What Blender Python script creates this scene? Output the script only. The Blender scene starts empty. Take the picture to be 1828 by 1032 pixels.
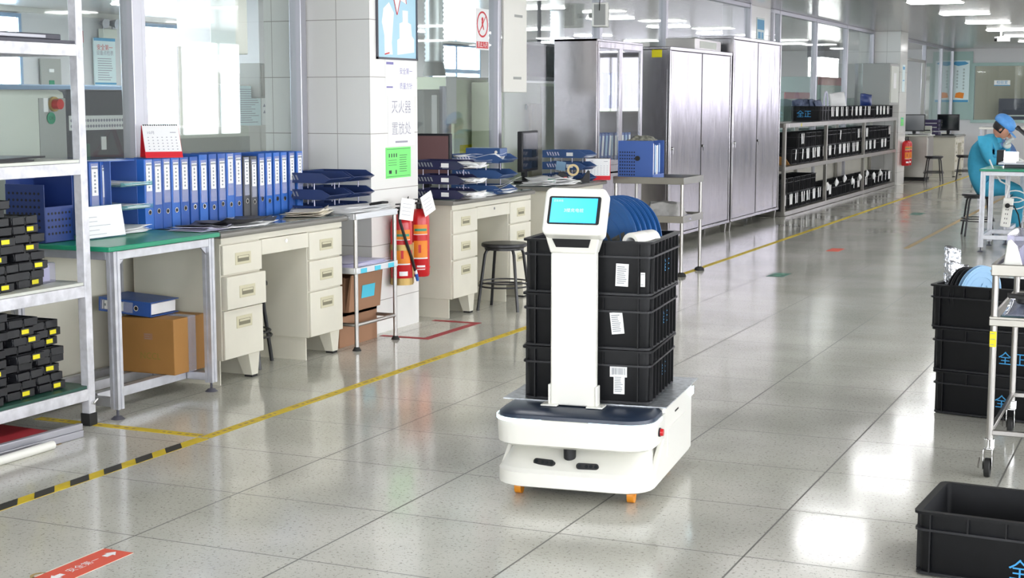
import bpy, math, random
from mathutils import Vector, Matrix
R = random.Random(7)
S = bpy.context.scene
COL = S.collection
PI = math.pi

# ---------------------------------------------------------------- camera
F_PX, PITCH, YAW, CAM_H = 2690.0, 0.1243, 0.4192, 1.40
cam_data = bpy.data.cameras.new('camera')
cam = bpy.data.objects.new('camera', cam_data)
COL.objects.link(cam)
cam.location = (0, 0, CAM_H)
cam.rotation_euler = (PI/2 - PITCH, 0, YAW)
cam_data.sensor_width = 36
cam_data.lens = 36*F_PX/1828
cam_data.clip_start = 0.05
cam_data.clip_end = 200
S.camera = cam
# ---------------------------------------------------------------- view + world
S.view_settings.view_transform = 'Standard'
S.view_settings.look = 'None'
S.view_settings.exposure = 0.12
S.view_settings.gamma = 1
S.view_settings.use_curve_mapping = False
W = bpy.data.worlds.new('daylight')
S.world = W
W.use_nodes = True
W.node_tree.nodes['Background'].inputs[0].default_value = (0.80, 0.90, 1.0, 1)
W.node_tree.nodes['Background'].inputs[1].default_value = 1.0
try:
    S.cycles.use_denoising = True
    S.cycles.max_bounces = 8
    S.cycles.transparent_max_bounces = 16
    S.cycles.glossy_bounces = 4
    S.cycles.diffuse_bounces = 4
    S.cycles.sample_clamp_indirect = 6
    S.cycles.caustics_reflective = False
    S.cycles.caustics_refractive = False
except Exception:
    pass
PANEL_E, WIN_LAB_E, WIN_R_E = 22.0, 13.0, 14.0     # strengths: ceiling lamps, lab windows, right-hand windows

# helpers turning a position seen in the photograph into a point on a plane of the room
_cp, _sp, _c, _s = math.cos(PITCH), math.sin(PITCH), math.cos(YAW), math.sin(YAW)
def _ray(x, y):
    a, b = (x-914)/F_PX, -(y-516)/F_PX
    return (-_s*_cp + a*_c - b*_s*_sp, _c*_cp + a*_s + b*_c*_sp, -_sp + b*_cp)
def gz(x, y, z=0.0):
    d = _ray(x, y); t = (z-CAM_H)/d[2]; return (d[0]*t, d[1]*t, z)
def gx(x, y, X):
    d = _ray(x, y); t = X/d[0]; return (X, d[1]*t, CAM_H+d[2]*t)
def gy(x, y, Y):
    d = _ray(x, y); t = Y/d[1]; return (d[0]*t, Y, CAM_H+d[2]*t)

# ---------------------------------------------------------------- materials
def lin(h):
    if isinstance(h, tuple): return h
    v = [int(h[i:i+2], 16)/255 for i in (0, 2, 4)]
    return tuple(c/12.92 if c <= .04045 else ((c+.055)/1.055)**2.4 for c in v)
M = {}
def mat(name, col, rough=.5, metal=0, spec=.5, noise=0, nscale=30, emit=0, trans=0, alpha=1, bump=0, bscale=60, coat=0):
    m = bpy.data.materials.new(name); m.use_nodes = True
    nt = m.node_tree; b = nt.nodes['Principled BSDF']; c = lin(col)
    b.inputs['Base Color'].default_value = (*c, 1)
    b.inputs['Roughness'].default_value = rough
    b.inputs['Metallic'].default_value = metal
    b.inputs['Specular IOR Level'].default_value = spec
    if coat: b.inputs['Coat Weight'].default_value = coat
    if trans: b.inputs['Transmission Weight'].default_value = trans
    if alpha < 1: b.inputs['Alpha'].default_value = alpha
    if emit:
        b.inputs['Emission Color'].default_value = (*c, 1); b.inputs['Emission Strength'].default_value = emit
    if noise or bump:
        tc = nt.nodes.new('ShaderNodeTexCoord')
        n = nt.nodes.new('ShaderNodeTexNoise'); n.inputs['Scale'].default_value = nscale; n.inputs['Detail'].default_value = 4
        nt.links.new(tc.outputs['Object'], n.inputs['Vector'])
        if noise:
            r = nt.nodes.new('ShaderNodeValToRGB')
            r.color_ramp.elements[0].position = .3; r.color_ramp.elements[1].position = .7
            r.color_ramp.elements[0].color = (*[x*(1-noise) for x in c], 1)
            r.color_ramp.elements[1].color = (*[min(1, x*(1+noise)) for x in c], 1)
            nt.links.new(n.outputs['Fac'], r.inputs[0]); nt.links.new(r.outputs[0], b.inputs['Base Color'])
        if bump:
            bp = nt.nodes.new('ShaderNodeBump'); bp.inputs['Strength'].default_value = bump; bp.inputs['Distance'].default_value = .01
            n2 = nt.nodes.new('ShaderNodeTexNoise'); n2.inputs['Scale'].default_value = bscale
            nt.links.new(tc.outputs['Object'], n2.inputs['Vector'])
            nt.links.new(n2.outputs['Fac'], bp.inputs['Height']); nt.links.new(bp.outputs[0], b.inputs['Normal'])
    M[name] = m
    return m
def N(nt, t, **k):
    n = nt.nodes.new(t)
    for a, v in k.items(): setattr(n, a, v)
    return n
def math_(nt, op, a, b=None):
    n = N(nt, 'ShaderNodeMath', operation=op)
    for i, v in enumerate((a, b)):
        if v is None: continue
        if isinstance(v, (int, float)): n.inputs[i].default_value = v
        else: nt.links.new(v, n.inputs[i])
    return n.outputs[0]
def grid_lines(nt, coord, period, offset, half):
    """1 on a joint, else 0"""
    v = math_(nt, 'ADD', coord, -offset + 1000*period)
    v = math_(nt, 'MODULO', v, period)
    v = math_(nt, 'SUBTRACT', v, period/2)
    v = math_(nt, 'ABSOLUTE', v)
    return math_(nt, 'GREATER_THAN', v, period/2-half)

mat('white_plastic', 'EAE9E2', .28, spec=.5, coat=.2)
mat('white_paint', 'E9E7DF', .4)
mat('cream_metal', 'D9D5C6', .38, noise=.04, nscale=4)
mat('cream_handle', 'C8C2A4', .35)
mat('handle_dark', '77735E', .5)
mat('desk_top', '3F4A49', .10, spec=.6, noise=.05, nscale=8)
mat('desk_edge', '85837E', .35, metal=.3)
mat('aluminium', 'C9CAD0', .42, metal=.75, noise=.10, nscale=18)
mat('aluminium_worn', 'D6D6DC', .5, metal=.35, noise=.16, nscale=22)
mat('steel', 'A6A3A0', .32, metal=1)
mat('steel_shelf', 'A29F98', .32, metal=.9, noise=.06, nscale=5)
mat('chrome', 'D5D5D5', .12, metal=1)
mat('galvanised', 'B9BEC2', .35, metal=.6, noise=.3, nscale=45)
mat('black_plastic', '17181C', .45, spec=.4, bump=.15, bscale=300)
mat('crate_black', '0D0E11', .5, spec=.28, noise=.2, nscale=25)
mat('crate_edge', '1B1C20', .45, spec=.4)
mat('tray_black', '1B1C20', .42, spec=.45, noise=.25, nscale=20)
mat('black_rubber', '1A1A1A', .7)
mat('black_metal', '15151A', .35, spec=.5)
mat('navy_cover', '1E2A3D', .35)
mat('green_mat', '1E8C6A', .3, noise=.05, nscale=6)
mat('green_dark', '1F4A3E', .45)
mat('binder_blue', '2B57A6', .38, noise=.06, nscale=7)
mat('binder_blue_light', '2F68BE', .38, noise=.06, nscale=7)
mat('binder_navy', '243A78', .38)
mat('binder_grey', '4B4C50', .4)
mat('tray_blue', '3A5788', .35)
mat('tray_slate', '2C3C68', .3)
mat('tray_navy', '24264A', .35)
mat('file_blue', '4868AE', .4)
mat('reel_blue', '2A5E9C', .35, spec=.5)
mat('reel_lightblue', '9DC3E3', .35)
mat('paper', 'F0F0F0', .7)
mat('paper_warm', 'E6DFD0', .7)
mat('paper_lilac', 'D5D2E6', .6)
mat('label_print', '8E9298', .7)
mat('ink', '2A2A33', .7)
mat('ink_grey', '9C9BA8', .7)
mat('ink_violet', '7E78AE', .7)
mat('cyan_label', '4FC4DE', .55)
mat('yellow_label', 'E6D91C', .55)
mat('green_paper', '7CE27C', .7)
mat('red', 'C4161E', .3, spec=.5)
mat('red_flat', 'D8202F', .55)
mat('sign_red', 'CC2230', .5)
mat('orange_label', 'E8861C', .5)
mat('brass', 'B0935A', .4, metal=.7)
mat('blue_nozzle', '2D62B8', .4)
mat('cardboard', 'A2743C', .75, noise=.06, nscale=5)
mat('cardboard_brown', '9C7458', .75, noise=.05, nscale=5)
mat('crate_print', '3E9BD6', .5)
mat('orange_wheel', 'D98A1E', .4)
mat('tape_yellow', 'D8BC2A', .55, noise=.15, nscale=12)
mat('tape_black', '2B2A26', .55)
mat('tape_red', 'A22B33', .55)
mat('tape_brown', 'A08858', .6)
mat('floor_orange', 'DE5B45', .5)
mat('floor_green', '3F6E60', .5)
mat('dark_screen', '1A2024', .1, spec=.6)
mat('monitor_back', '6E4F50', .5)
mat('tv_black', '0B1312', .75, spec=.1)
mat('screen_cyan', '2FB9EE', .3, emit=1.1)
mat('screen_text', 'A8E6FF', .3, emit=1.2)
mat('led_strip', 'D6F2FF', .3, emit=1.6)
mat('machine_grey', 'D0D3CA', .5)
mat('machine_mid', 'A2A3A0', .5)
mat('machine_dark', '4A4A54', .5)
mat('machine_cream', 'E2EAD4', .5)
mat('machine_blue', 'A9CFE0', .5)
mat('wall_white', 'EAE9E6', .6)
mat('wall_grey', 'D2D1D4', .6)
mat('trim_alu', 'B4B4BC', .35, metal=.6)
mat('trim_white', 'DAD8D4', .5)
mat('frame_blue', '8DA6C4', .5)
mat('teal_panel', '9FB8B4', .5)
mat('sign_blue', '4A9AC8', .5)
mat('sign_pale', 'DCEDF0', .6)
mat('tan_board', 'A39C88', .7)
mat('skin', 'C98E76', .5)
mat('lip', 'A4525A', .5)
mat('coat_blue', '3AA0C4', .75, bump=.5, bscale=25, noise=.08, nscale=9)
mat('cap_blue', '5A9BE0', .6, bump=.4, bscale=40, noise=.1, nscale=20)
mat('glove_white', 'E8E6E2', .7)
mat('hair', '151010', .5)
mat('shoe', '3A3F86', .5)
mat('cloth_grey', 'B5B3B0', .9, noise=.1, nscale=30)
mat('cloth_mixed', '7A7A70', .9, noise=.6, nscale=40)
mat('tag_metal', 'D4D6DA', .3, metal=.7)
mat('silver_bag', 'C9CCD3', .22, metal=.85, bump=.8, bscale=30)
mat('dark_bag', '3B4660', .35, metal=.3, bump=.8, bscale=40)
mat('duct', 'C9CBCB', .4, metal=.6)
mat('pink_red', 'C44A58', .5)
mat('mirror_chip', 'E8E8EE', .3)
mat('violet_case', '3C3358', .45)
mat('panel_light', 'FFFFFF', .4, emit=PANEL_E)
mat('tape_core', 'D9C493', .6)
mat('desk_side', 'C9C5B4', .45, noise=.03, nscale=3)
mat('recess', '0C0D10', .6)
mat('print_olive', '8A7A34', .75)
mat('hub_grey', '5B5A52', .6, bump=.6, bscale=90)

def glass_mat(name, tint, opac=0.0, hazecol=(1, 1, 1)):
    m = bpy.data.materials.new(name); m.use_nodes = True; nt = m.node_tree; nt.nodes.clear()
    out = N(nt, 'ShaderNodeOutputMaterial'); tr = N(nt, 'ShaderNodeBsdfTransparent'); tr.inputs[0].default_value = (*tint, 1)
    gl = N(nt, 'ShaderNodeBsdfGlossy'); gl.inputs['Roughness'].default_value = .02
    fr = N(nt, 'ShaderNodeFresnel'); ge = N(nt, 'ShaderNodeNewGeometry')
    nt.links.new(math_(nt, 'SUBTRACT', 1.5, math_(nt, 'MULTIPLY', ge.outputs['Backfacing'], 1.5-1/1.5)), fr.inputs[0])
    mx = N(nt, 'ShaderNodeMixShader'); nt.links.new(fr.outputs[0], mx.inputs[0]); nt.links.new(tr.outputs[0], mx.inputs[1]); nt.links.new(gl.outputs[0], mx.inputs[2])
    last = mx
    if opac:
        df = N(nt, 'ShaderNodeBsdfDiffuse'); df.inputs[0].default_value = (*hazecol, 1)
        m2 = N(nt, 'ShaderNodeMixShader'); m2.inputs[0].default_value = opac
        nt.links.new(mx.outputs[0], m2.inputs[1]); nt.links.new(df.outputs[0], m2.inputs[2]); last = m2
    nt.links.new(last.outputs[0], out.inputs[0])
    M[name] = m
glass_mat('glass', (.955, .98, .972))
glass_mat('clear_plastic', (.86, .86, .93), .18, (.75, .74, .9))
glass_mat('acrylic_teal', (.55, .82, .85), .12, (.4, .7, .75))
glass_mat('film', (.9, .92, 1.0), .22, (.8, .82, .95))

def day_mat(name, col, e):
    m = bpy.data.materials.new(name); m.use_nodes = True; nt = m.node_tree; nt.nodes.clear()
    out = N(nt, 'ShaderNodeOutputMaterial'); em = N(nt, 'ShaderNodeEmission'); em.inputs[0].default_value = (*col, 1); em.inputs[1].default_value = e
    nt.links.new(em.outputs[0], out.inputs[0]); M[name] = m
day_mat('day_lab', (.72, .88, 1.0), WIN_LAB_E)
day_mat('day_right', (.93, .96, 1.0), WIN_R_E)
day_mat('added_far_glow', (.88, .86, 1.0), 4.5)

def floor_mat():
    m = bpy.data.materials.new('floor_tiles'); m.use_nodes = True; nt = m.node_tree; b = nt.nodes['Principled BSDF']
    g = N(nt, 'ShaderNodeNewGeometry'); sp = N(nt, 'ShaderNodeSeparateXYZ'); nt.links.new(g.outputs['Position'], sp.inputs[0])
    jx = grid_lines(nt, sp.outputs[0], .621, -1.188, .0032); jy = grid_lines(nt, sp.outputs[1], .585, 3.841, .0026)
    j = math_(nt, 'MAXIMUM', jx, jy)
    # terrazzo: cloudy base, dark chips
    n1 = N(nt, 'ShaderNodeTexNoise'); n1.inputs['Scale'].default_value = 1.3; n1.inputs['Detail'].default_value = 3; nt.links.new(g.outputs['Position'], n1.inputs['Vector'])
    r1 = N(nt, 'ShaderNodeValToRGB'); nt.links.new(n1.outputs['Fac'], r1.inputs[0])
    r1.color_ramp.elements[0].color = (*lin('B9B8AD'), 1); r1.color_ramp.elements[1].color = (*lin('D2D0C6'), 1)
    r1.color_ramp.elements[0].position = .35; r1.color_ramp.elements[1].position = .65
    n2 = N(nt, 'ShaderNodeTexNoise'); n2.inputs['Scale'].default_value = 85; n2.inputs['Detail'].default_value = 3; n2.inputs['Roughness'].default_value = .7
    nt.links.new(g.outputs['Position'], n2.inputs['Vector'])
    r2 = N(nt, 'ShaderNodeValToRGB'); nt.links.new(n2.outputs['Fac'], r2.inputs[0])
    r2.color_ramp.elements[0].position = .34; r2.color_ramp.elements[1].position = .43
    r2.color_ramp.elements[0].color = (.42, .41, .38, 1); r2.color_ramp.elements[1].color = (1, 1, 1, 1)
    mx = N(nt, 'ShaderNodeMix', data_type='RGBA', blend_type='MULTIPLY'); mx.inputs[0].default_value = .9
    nt.links.new(r1.outputs[0], mx.inputs[6]); nt.links.new(r2.outputs[0], mx.inputs[7])
    mj = N(nt, 'ShaderNodeMix', data_type='RGBA'); nt.links.new(j, mj.inputs[0]); nt.links.new(mx.outputs[2], mj.inputs[6])
    mj.inputs[7].default_value = (*lin('5C5B55'), 1)
    nt.links.new(mj.outputs[2], b.inputs['Base Color'])
    # polish varies a little
    n3 = N(nt, 'ShaderNodeTexNoise'); n3.inputs['Scale'].default_value = 2.2; nt.links.new(g.outputs['Position'], n3.inputs['Vector'])
    mr = N(nt, 'ShaderNodeMapRange'); nt.links.new(n3.outputs['Fac'], mr.inputs[0]); mr.inputs[3].default_value = .09; mr.inputs[4].default_value = .17
    rj = math_(nt, 'MAXIMUM', mr.outputs[0], math_(nt, 'MULTIPLY', j, .6)); nt.links.new(rj, b.inputs['Roughness'])
    b.inputs['Specular IOR Level'].default_value = .62
    wv = N(nt, 'ShaderNodeTexNoise'); wv.inputs['Scale'].default_value = 6; nt.links.new(g.outputs['Position'], wv.inputs['Vector'])
    bp = N(nt, 'ShaderNodeBump'); bp.inputs['Strength'].default_value = .05; bp.inputs['Distance'].default_value = .01
    nt.links.new(wv.outputs['Fac'], bp.inputs['Height']); nt.links.new(bp.outputs[0], b.inputs['Normal'])
    M['floor_tiles'] = m
floor_mat()
def ceil_mat():
    m = bpy.data.materials.new('ceiling_strips'); m.use_nodes = True; nt = m.node_tree; b = nt.nodes['Principled BSDF']
    g = N(nt, 'ShaderNodeNewGeometry'); sp = N(nt, 'ShaderNodeSeparateXYZ'); nt.links.new(g.outputs['Position'], sp.inputs[0])
    j = grid_lines(nt, sp.outputs[1], .15, 0, .006)
    jx = grid_lines(nt, sp.outputs[0], 3.0, 1.1, .008)
    j = math_(nt, 'MAXIMUM', j, jx)
    mj = N(nt, 'ShaderNodeMix', data_type='RGBA'); nt.links.new(j, mj.inputs[0])
    mj.inputs[6].default_value = (*lin('B9B5B3'), 1); mj.inputs[7].default_value = (*lin('7C7977'), 1)
    nt.links.new(mj.outputs[2], b.inputs['Base Color'])
    b.inputs['Metallic'].default_value = .75; b.inputs['Roughness'].default_value = .2
    # each strip is very slightly bowed
    s = math_(nt, 'SINE', math_(nt, 'MULTIPLY', sp.outputs[1], 2*PI/.15))
    n = N(nt, 'ShaderNodeTexNoise'); n.inputs['Scale'].default_value = 1.2; nt.links.new(g.outputs['Position'], n.inputs['Vector'])
    h = math_(nt, 'ADD', math_(nt, 'MULTIPLY', s, .4), math_(nt, 'MULTIPLY', n.outputs['Fac'], 1.5))
    bp = N(nt, 'ShaderNodeBump'); bp.inputs['Strength'].default_value = .25; bp.inputs['Distance'].default_value = .01
    nt.links.new(h, bp.inputs['Height']); nt.links.new(bp.outputs[0], b.inputs['Normal'])
    M['ceiling_strips'] = m
ceil_mat()
def tile_wall_mat():
    m = bpy.data.materials.new('column_tiles'); m.use_nodes = True; nt = m.node_tree; b = nt.nodes['Principled BSDF']
    g = N(nt, 'ShaderNodeNewGeometry'); sp = N(nt, 'ShaderNodeSeparateXYZ'); nt.links.new(g.outputs['Position'], sp.inputs[0])
    jz = grid_lines(nt, sp.outputs[2], .335, .20, .0022)
    nrm = N(nt, 'ShaderNodeSeparateXYZ'); nt.links.new(g.outputs['Normal'], nrm.inputs[0])
    face_y = math_(nt, 'GREATER_THAN', math_(nt, 'ABSOLUTE', nrm.outputs[1]), .5)
    jx = math_(nt, 'MULTIPLY', grid_lines(nt, sp.outputs[0], .225, -4.41, .002), face_y)
    j = math_(nt, 'MAXIMUM', jz, jx)
    mj = N(nt, 'ShaderNodeMix', data_type='RGBA'); nt.links.new(j, mj.inputs[0])
    mj.inputs[6].default_value = (*lin('E6E5E2'), 1); mj.inputs[7].default_value = (*lin('A29F9A'), 1)
    nt.links.new(mj.outputs[2], b.inputs['Base Color']); b.inputs['Roughness'].default_value = .16
    n = N(nt, 'ShaderNodeTexNoise'); n.inputs['Scale'].default_value = 5; nt.links.new(g.outputs['Position'], n.inputs['Vector'])
    bp = N(nt, 'ShaderNodeBump'); bp.inputs['Strength'].default_value = .12; bp.inputs['Distance'].default_value = .01
    nt.links.new(n.outputs['Fac'], bp.inputs['Height']); nt.links.new(bp.outputs[0], b.inputs['Normal'])
    M['column_tiles'] = m
tile_wall_mat()
def brushed(name, col, rough, sx, sy, sz):
    m = bpy.data.materials.new(name); m.use_nodes = True; nt = m.node_tree; b = nt.nodes['Principled BSDF']
    g = N(nt, 'ShaderNodeNewGeometry'); mp = N(nt, 'ShaderNodeMapping'); mp.inputs['Scale'].default_value = (sx, sy, sz)
    nt.links.new(g.outputs['Position'], mp.inputs[0]); n = N(nt, 'ShaderNodeTexNoise'); n.inputs['Scale'].default_value = 1; n.inputs['Detail'].default_value = 3
    nt.links.new(mp.outputs[0], n.inputs['Vector'])
    mr = N(nt, 'ShaderNodeMapRange'); nt.links.new(n.outputs['Fac'], mr.inputs[0]); mr.inputs[3].default_value = rough-.07; mr.inputs[4].default_value = rough+.1
    nt.links.new(mr.outputs[0], b.inputs['Roughness']); b.inputs['Metallic'].default_value = 1
    b.inputs['Base Color'].default_value = (*lin(col), 1)
    bp = N(nt, 'ShaderNodeBump'); bp.inputs['Strength'].default_value = .5; bp.inputs['Distance'].default_value = .025
    nt.links.new(n.outputs['Fac'], bp.inputs['Height']); nt.links.new(bp.outputs[0], b.inputs['Normal'])
    M[name] = m
brushed('cabinet_steel', 'A6A3A7', .22, 2.2, 4.2, .9)

# ---------------------------------------------------------------- mesh builder
def tag(o, label=None, cat=None, group=None, kind=None):
    if label: o['label'] = label
    if cat: o['category'] = cat
    if group: o['group'] = group
    if kind: o['kind'] = kind
    return o
class MB:
    def __init__(s): s.v = []; s.f = []; s.m = []; s.mi = 0
    def mat(s, i): s.mi = i; return s
    def add(s, vs, fs):
        n = len(s.v); s.v += [tuple(v) for v in vs]; s.f += [tuple(n+i for i in f) for f in fs]; s.m += [s.mi]*len(fs); return s
    def box(s, x0, x1, y0, y1, z0, z1):
        if x0 > x1: x0, x1 = x1, x0
        if y0 > y1: y0, y1 = y1, y0
        if z0 > z1: z0, z1 = z1, z0
        return s.add([(x0,y0,z0),(x1,y0,z0),(x1,y1,z0),(x0,y1,z0),(x0,y0,z1),(x1,y0,z1),(x1,y1,z1),(x0,y1,z1)],
                     [(0,3,2,1),(4,5,6,7),(0,1,5,4),(1,2,6,5),(2,3,7,6),(3,0,4,7)])
    def obox(s, c, size, rot):
        rm = rot if isinstance(rot, Matrix) else Matrix.Rotation(rot, 3, 'Z')
        h = [d/2 for d in size]; c = Vector(c)
        vs = [c + rm @ Vector((sx*h[0], sy*h[1], sz*h[2])) for sz in (-1,1) for sx, sy in ((-1,-1),(1,-1),(1,1),(-1,1))]
        return s.add(vs, [(0,3,2,1),(4,5,6,7),(0,1,5,4),(1,2,6,5),(2,3,7,6),(3,0,4,7)])
    def cyl(s, p0, p1, r0, r1=None, n=14, caps=True):
        r1 = r0 if r1 is None else r1
        p0, p1 = Vector(p0), Vector(p1); d = (p1-p0).normalized()
        a = d.orthogonal().normalized(); b = d.cross(a)
        vs = []
        for p, r in ((p0, r0), (p1, r1)):
            for i in range(n):
                t = 2*PI*i/n; vs.append(p + r*(a*math.cos(t)+b*math.sin(t)))
        fs = [(i, (i+1) % n, n+(i+1) % n, n+i) for i in range(n)]
        if caps: fs += [tuple(range(n-1, -1, -1)), tuple(range(n, 2*n))]
        return s.add(vs, fs)
    def tube(s, pts, r, n=8, flat=1.0):
        pts = [Vector(p) for p in pts]; vs = []; prev = None
        for i, p in enumerate(pts):
            d = (pts[min(i+1, len(pts)-1)]-pts[max(i-1, 0)]).normalized()
            if prev is None: a = d.orthogonal().normalized()
            else: a = (prev - d*prev.dot(d)).normalized()
            prev = a; b = d.cross(a)
            rr = r[i] if isinstance(r, (list, tuple)) else r
            for k in range(n):
                t = 2*PI*k/n; vs.append(p + rr*(a*math.cos(t)+b*math.sin(t)*flat))
        fs = []
        for i in range(len(pts)-1):
            for k in range(n): fs.append((i*n+k, i*n+(k+1) % n, (i+1)*n+(k+1) % n, (i+1)*n+k))
        fs += [tuple(range(n-1, -1, -1)), tuple(range((len(pts)-1)*n, len(pts)*n))]
        return s.add(vs, fs)
    def lathe(s, prof, o=(0, 0, 0), n=20, axis='Z'):
        ring = len(prof) > 2 and prof[0][0] > 1e-6 and prof[-1][0] > 1e-6
        if ring and prof[0] != prof[-1] and len(prof) == 4: prof = list(prof)+[prof[0]]
        vs = []; fs = []
        for r, h in prof:
            for i in range(n):
                t = 2*PI*i/n; x, y = r*math.cos(t), r*math.sin(t)
                p = {'Z': (x, y, h), 'X': (h, x, y), 'Y': (y, h, x)}[axis]
                vs.append((p[0]+o[0], p[1]+o[1], p[2]+o[2]))
        for k in range(len(prof)-1):
            for i in range(n): fs.append((k*n+i, k*n+(i+1) % n, (k+1)*n+(i+1) % n, (k+1)*n+i))
        if len(prof) == 2: fs += [tuple(range(n-1, -1, -1)), tuple(range((len(prof)-1)*n, len(prof)*n))]
        return s.add(vs, fs)
    def prism(s, poly, a, b, axis='Z'):
        """poly of 2D points extruded from a to b along axis (X: poly is (y,z); Y: (x,z); Z: (x,y))"""
        n = len(poly)
        def P(p, h): return {'Z': (p[0], p[1], h), 'X': (h, p[0], p[1]), 'Y': (p[0], h, p[1])}[axis]
        vs = [P(p, a) for p in poly]+[P(p, b) for p in poly]
        fs = [tuple(range(n-1, -1, -1)), tuple(range(n, 2*n))]+[(i, (i+1) % n, n+(i+1) % n, n+i) for i in range(n)]
        return s.add(vs, fs)
    def loft(s, rings, close=True):
        n = len(rings[0]); vs = [v for r in rings for v in r]; fs = []
        for k in range(len(rings)-1):
            for i in range(n): fs.append((k*n+i, k*n+(i+1) % n, (k+1)*n+(i+1) % n, (k+1)*n+i))
        if close: fs += [tuple(range(n-1, -1, -1)), tuple(range((len(rings)-1)*n, len(rings)*n))]
        return s.add(vs, fs)
    def grid(s, f, nu, nv, th=0):
        vs = [f(i/nu, j/nv) for j in range(nv+1) for i in range(nu+1)]
        fs = [(j*(nu+1)+i, j*(nu+1)+i+1, (j+1)*(nu+1)+i+1, (j+1)*(nu+1)+i) for j in range(nv) for i in range(nu)]
        return s.add(vs, fs)
    def mesh(s, me, mx):
        return s.add([mx @ v.co for v in me.vertices], [tuple(p.vertices) for p in me.polygons])
    def xf(s, mx, start=0):
        s.v = s.v[:start]+[tuple(mx @ Vector(v)) for v in s.v[start:]]; return s
    def build(s, name, mats, parent=None, bevel=0, world=False, smooth=35, solid=0, segs=2, label=None, recalc=False):
        if world and parent:
            mx = Matrix.Identity(4); p = parent
            while p: mx = p.matrix_basis @ mx; p = p.parent
            s.xf(mx.inverted())
        me = bpy.data.meshes.new(name); me.from_pydata(s.v, [], s.f)
        mats = mats if isinstance(mats, (list, tuple)) else [mats]
        for m in mats: me.materials.append(M[m])
        if len(mats) > 1: me.polygons.foreach_set('material_index', s.m)
        if smooth:
            me.polygons.foreach_set('use_smooth', [True]*len(me.polygons))
            me.set_sharp_from_angle(angle=math.radians(smooth))
        me.update()
        o = bpy.data.objects.new(name, me); COL.objects.link(o)
        if parent: o.parent = parent
        if solid:
            md = o.modifiers.new('solid', 'SOLIDIFY'); md.thickness = solid; md.offset = 0
        if bevel:
            md = o.modifiers.new('bevel', 'BEVEL'); md.width = bevel; md.segments = segs; md.limit_method = 'ANGLE'; md.angle_limit = math.radians(40)
            md.harden_normals = False
        if label: o['label'] = label
        return o
def thing(name, label, cat, loc=(0, 0, 0), rz=0, group=None):
    o = bpy.data.objects.new(name, None); COL.objects.link(o); o.location = loc; o.rotation_euler = (0, 0, rz)
    o.empty_display_size = .1
    return tag(o, label, cat, group)
def kids(o): return [c for c in o.children]
def dup(root, loc=None, rz=None, label=None, group=None, parent=None, skip=()):
    r = root.copy(); COL.objects.link(r)
    if parent: r.parent = parent
    if loc is not None: r.location = loc
    if rz is not None: r.rotation_euler = (0, 0, rz)
    if label: r['label'] = label
    if group: r['group'] = group
    for ch in list(root.children):
        if ch.name.split('.')[0] in skip: continue
        c = ch.copy(); COL.objects.link(c); c.parent = r
        for g2 in list(ch.children):
            d = g2.copy(); COL.objects.link(d); d.parent = c
    return r
def struct(name, mb, mats, **k):
    o = mb.build(name, mats, **k); o['kind'] = 'structure'; return o
_txt = {}
def text_mesh(s):
    if s not in _txt:
        c = bpy.data.curves.new('lettering', 'FONT'); c.body = s; c.align_x = 'CENTER'; c.align_y = 'CENTER'; c.resolution_u = 2
        o = bpy.data.objects.new('lettering', c); COL.objects.link(o)
        dg = bpy.context.evaluated_depsgraph_get()
        _txt[s] = bpy.data.meshes.new_from_object(o.evaluated_get(dg))
        bpy.data.objects.remove(o)
    return _txt[s]
for s_ in ('全正', '全', '灭火器', '置放处', '禁止入内', '3楼充电桩', '正在前往', '10月', '5S管理', '安全第一', 'OK', '灭火器箱', '干粉灭火器', '质量方针', '设备点检表', '请勿触摸', '检验室'):
    text_mesh(s_)
def facing(dirn, pos, size, tilt=0):
    """matrix putting lettering (xy plane) upright on a face. dirn: '-y', '+x', 'up' """
    base = {'-y': Matrix(((1,0,0),(0,0,-1),(0,1,0))), '+x': Matrix(((0,0,1),(1,0,0),(0,1,0))), 'up': Matrix.Identity(3),
            'upy': Matrix(((0,-1,0),(1,0,0),(0,0,1))), '-x': Matrix(((0,0,-1),(-1,0,0),(0,1,0)))}[dirn]
    return Matrix.Translation(pos) @ (base @ Matrix.Rotation(tilt, 3, 'Z')).to_4x4() @ Matrix.Scale(size, 4)
ORD = ['first', 'second', 'third', 'fourth', 'fifth', 'sixth', 'seventh', 'eighth', 'ninth', 'tenth', 'eleventh', 'twelfth', 'thirteenth', 'fourteenth', 'fifteenth', 'sixteenth', 'seventeenth', 'eighteenth', 'nineteenth', 'twentieth', 'twenty-first', 'twenty-second', 'twenty-third', 'twenty-fourth', 'twenty-fifth']
def rrect(x0, x1, y0, y1, r, n=5):
    pts = []
    rs = r if isinstance(r, (list, tuple)) else [r]*4   # corners: x0y0, x1y0, x1y1, x0y1
    for (cx, cy, a0), rr in zip(((x0, y0, PI), (x1, y0, 1.5*PI), (x1, y1, 0), (x0, y1, .5*PI)), rs):
        ccx = cx + (rr if cx == x0 else -rr); ccy = cy + (rr if cy == y0 else -rr)
        for i in range(n+1):
            t = a0 + .5*PI*i/n; pts.append((ccx+rr*math.cos(t), ccy+rr*math.sin(t)))
    return pts

# ================================================================ THE ROOM
CZ, XW, XL, YF, XR = 2.55, -4.87, -13.3, 35.2, 5.2
struct('floor', MB().box(XL-.2, XR+.2, -4.2, YF+.2, -.1, 0), 'floor_tiles', smooth=0)
struct('ceiling', MB().box(XL-.2, XR+.2, -4.2, YF+.2, CZ, CZ+.1), 'ceiling_strips', smooth=0)
struct('wall_back', MB().box(XL, XR, -4.2, -4.1, 0, CZ), 'wall_white', smooth=0)
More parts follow.
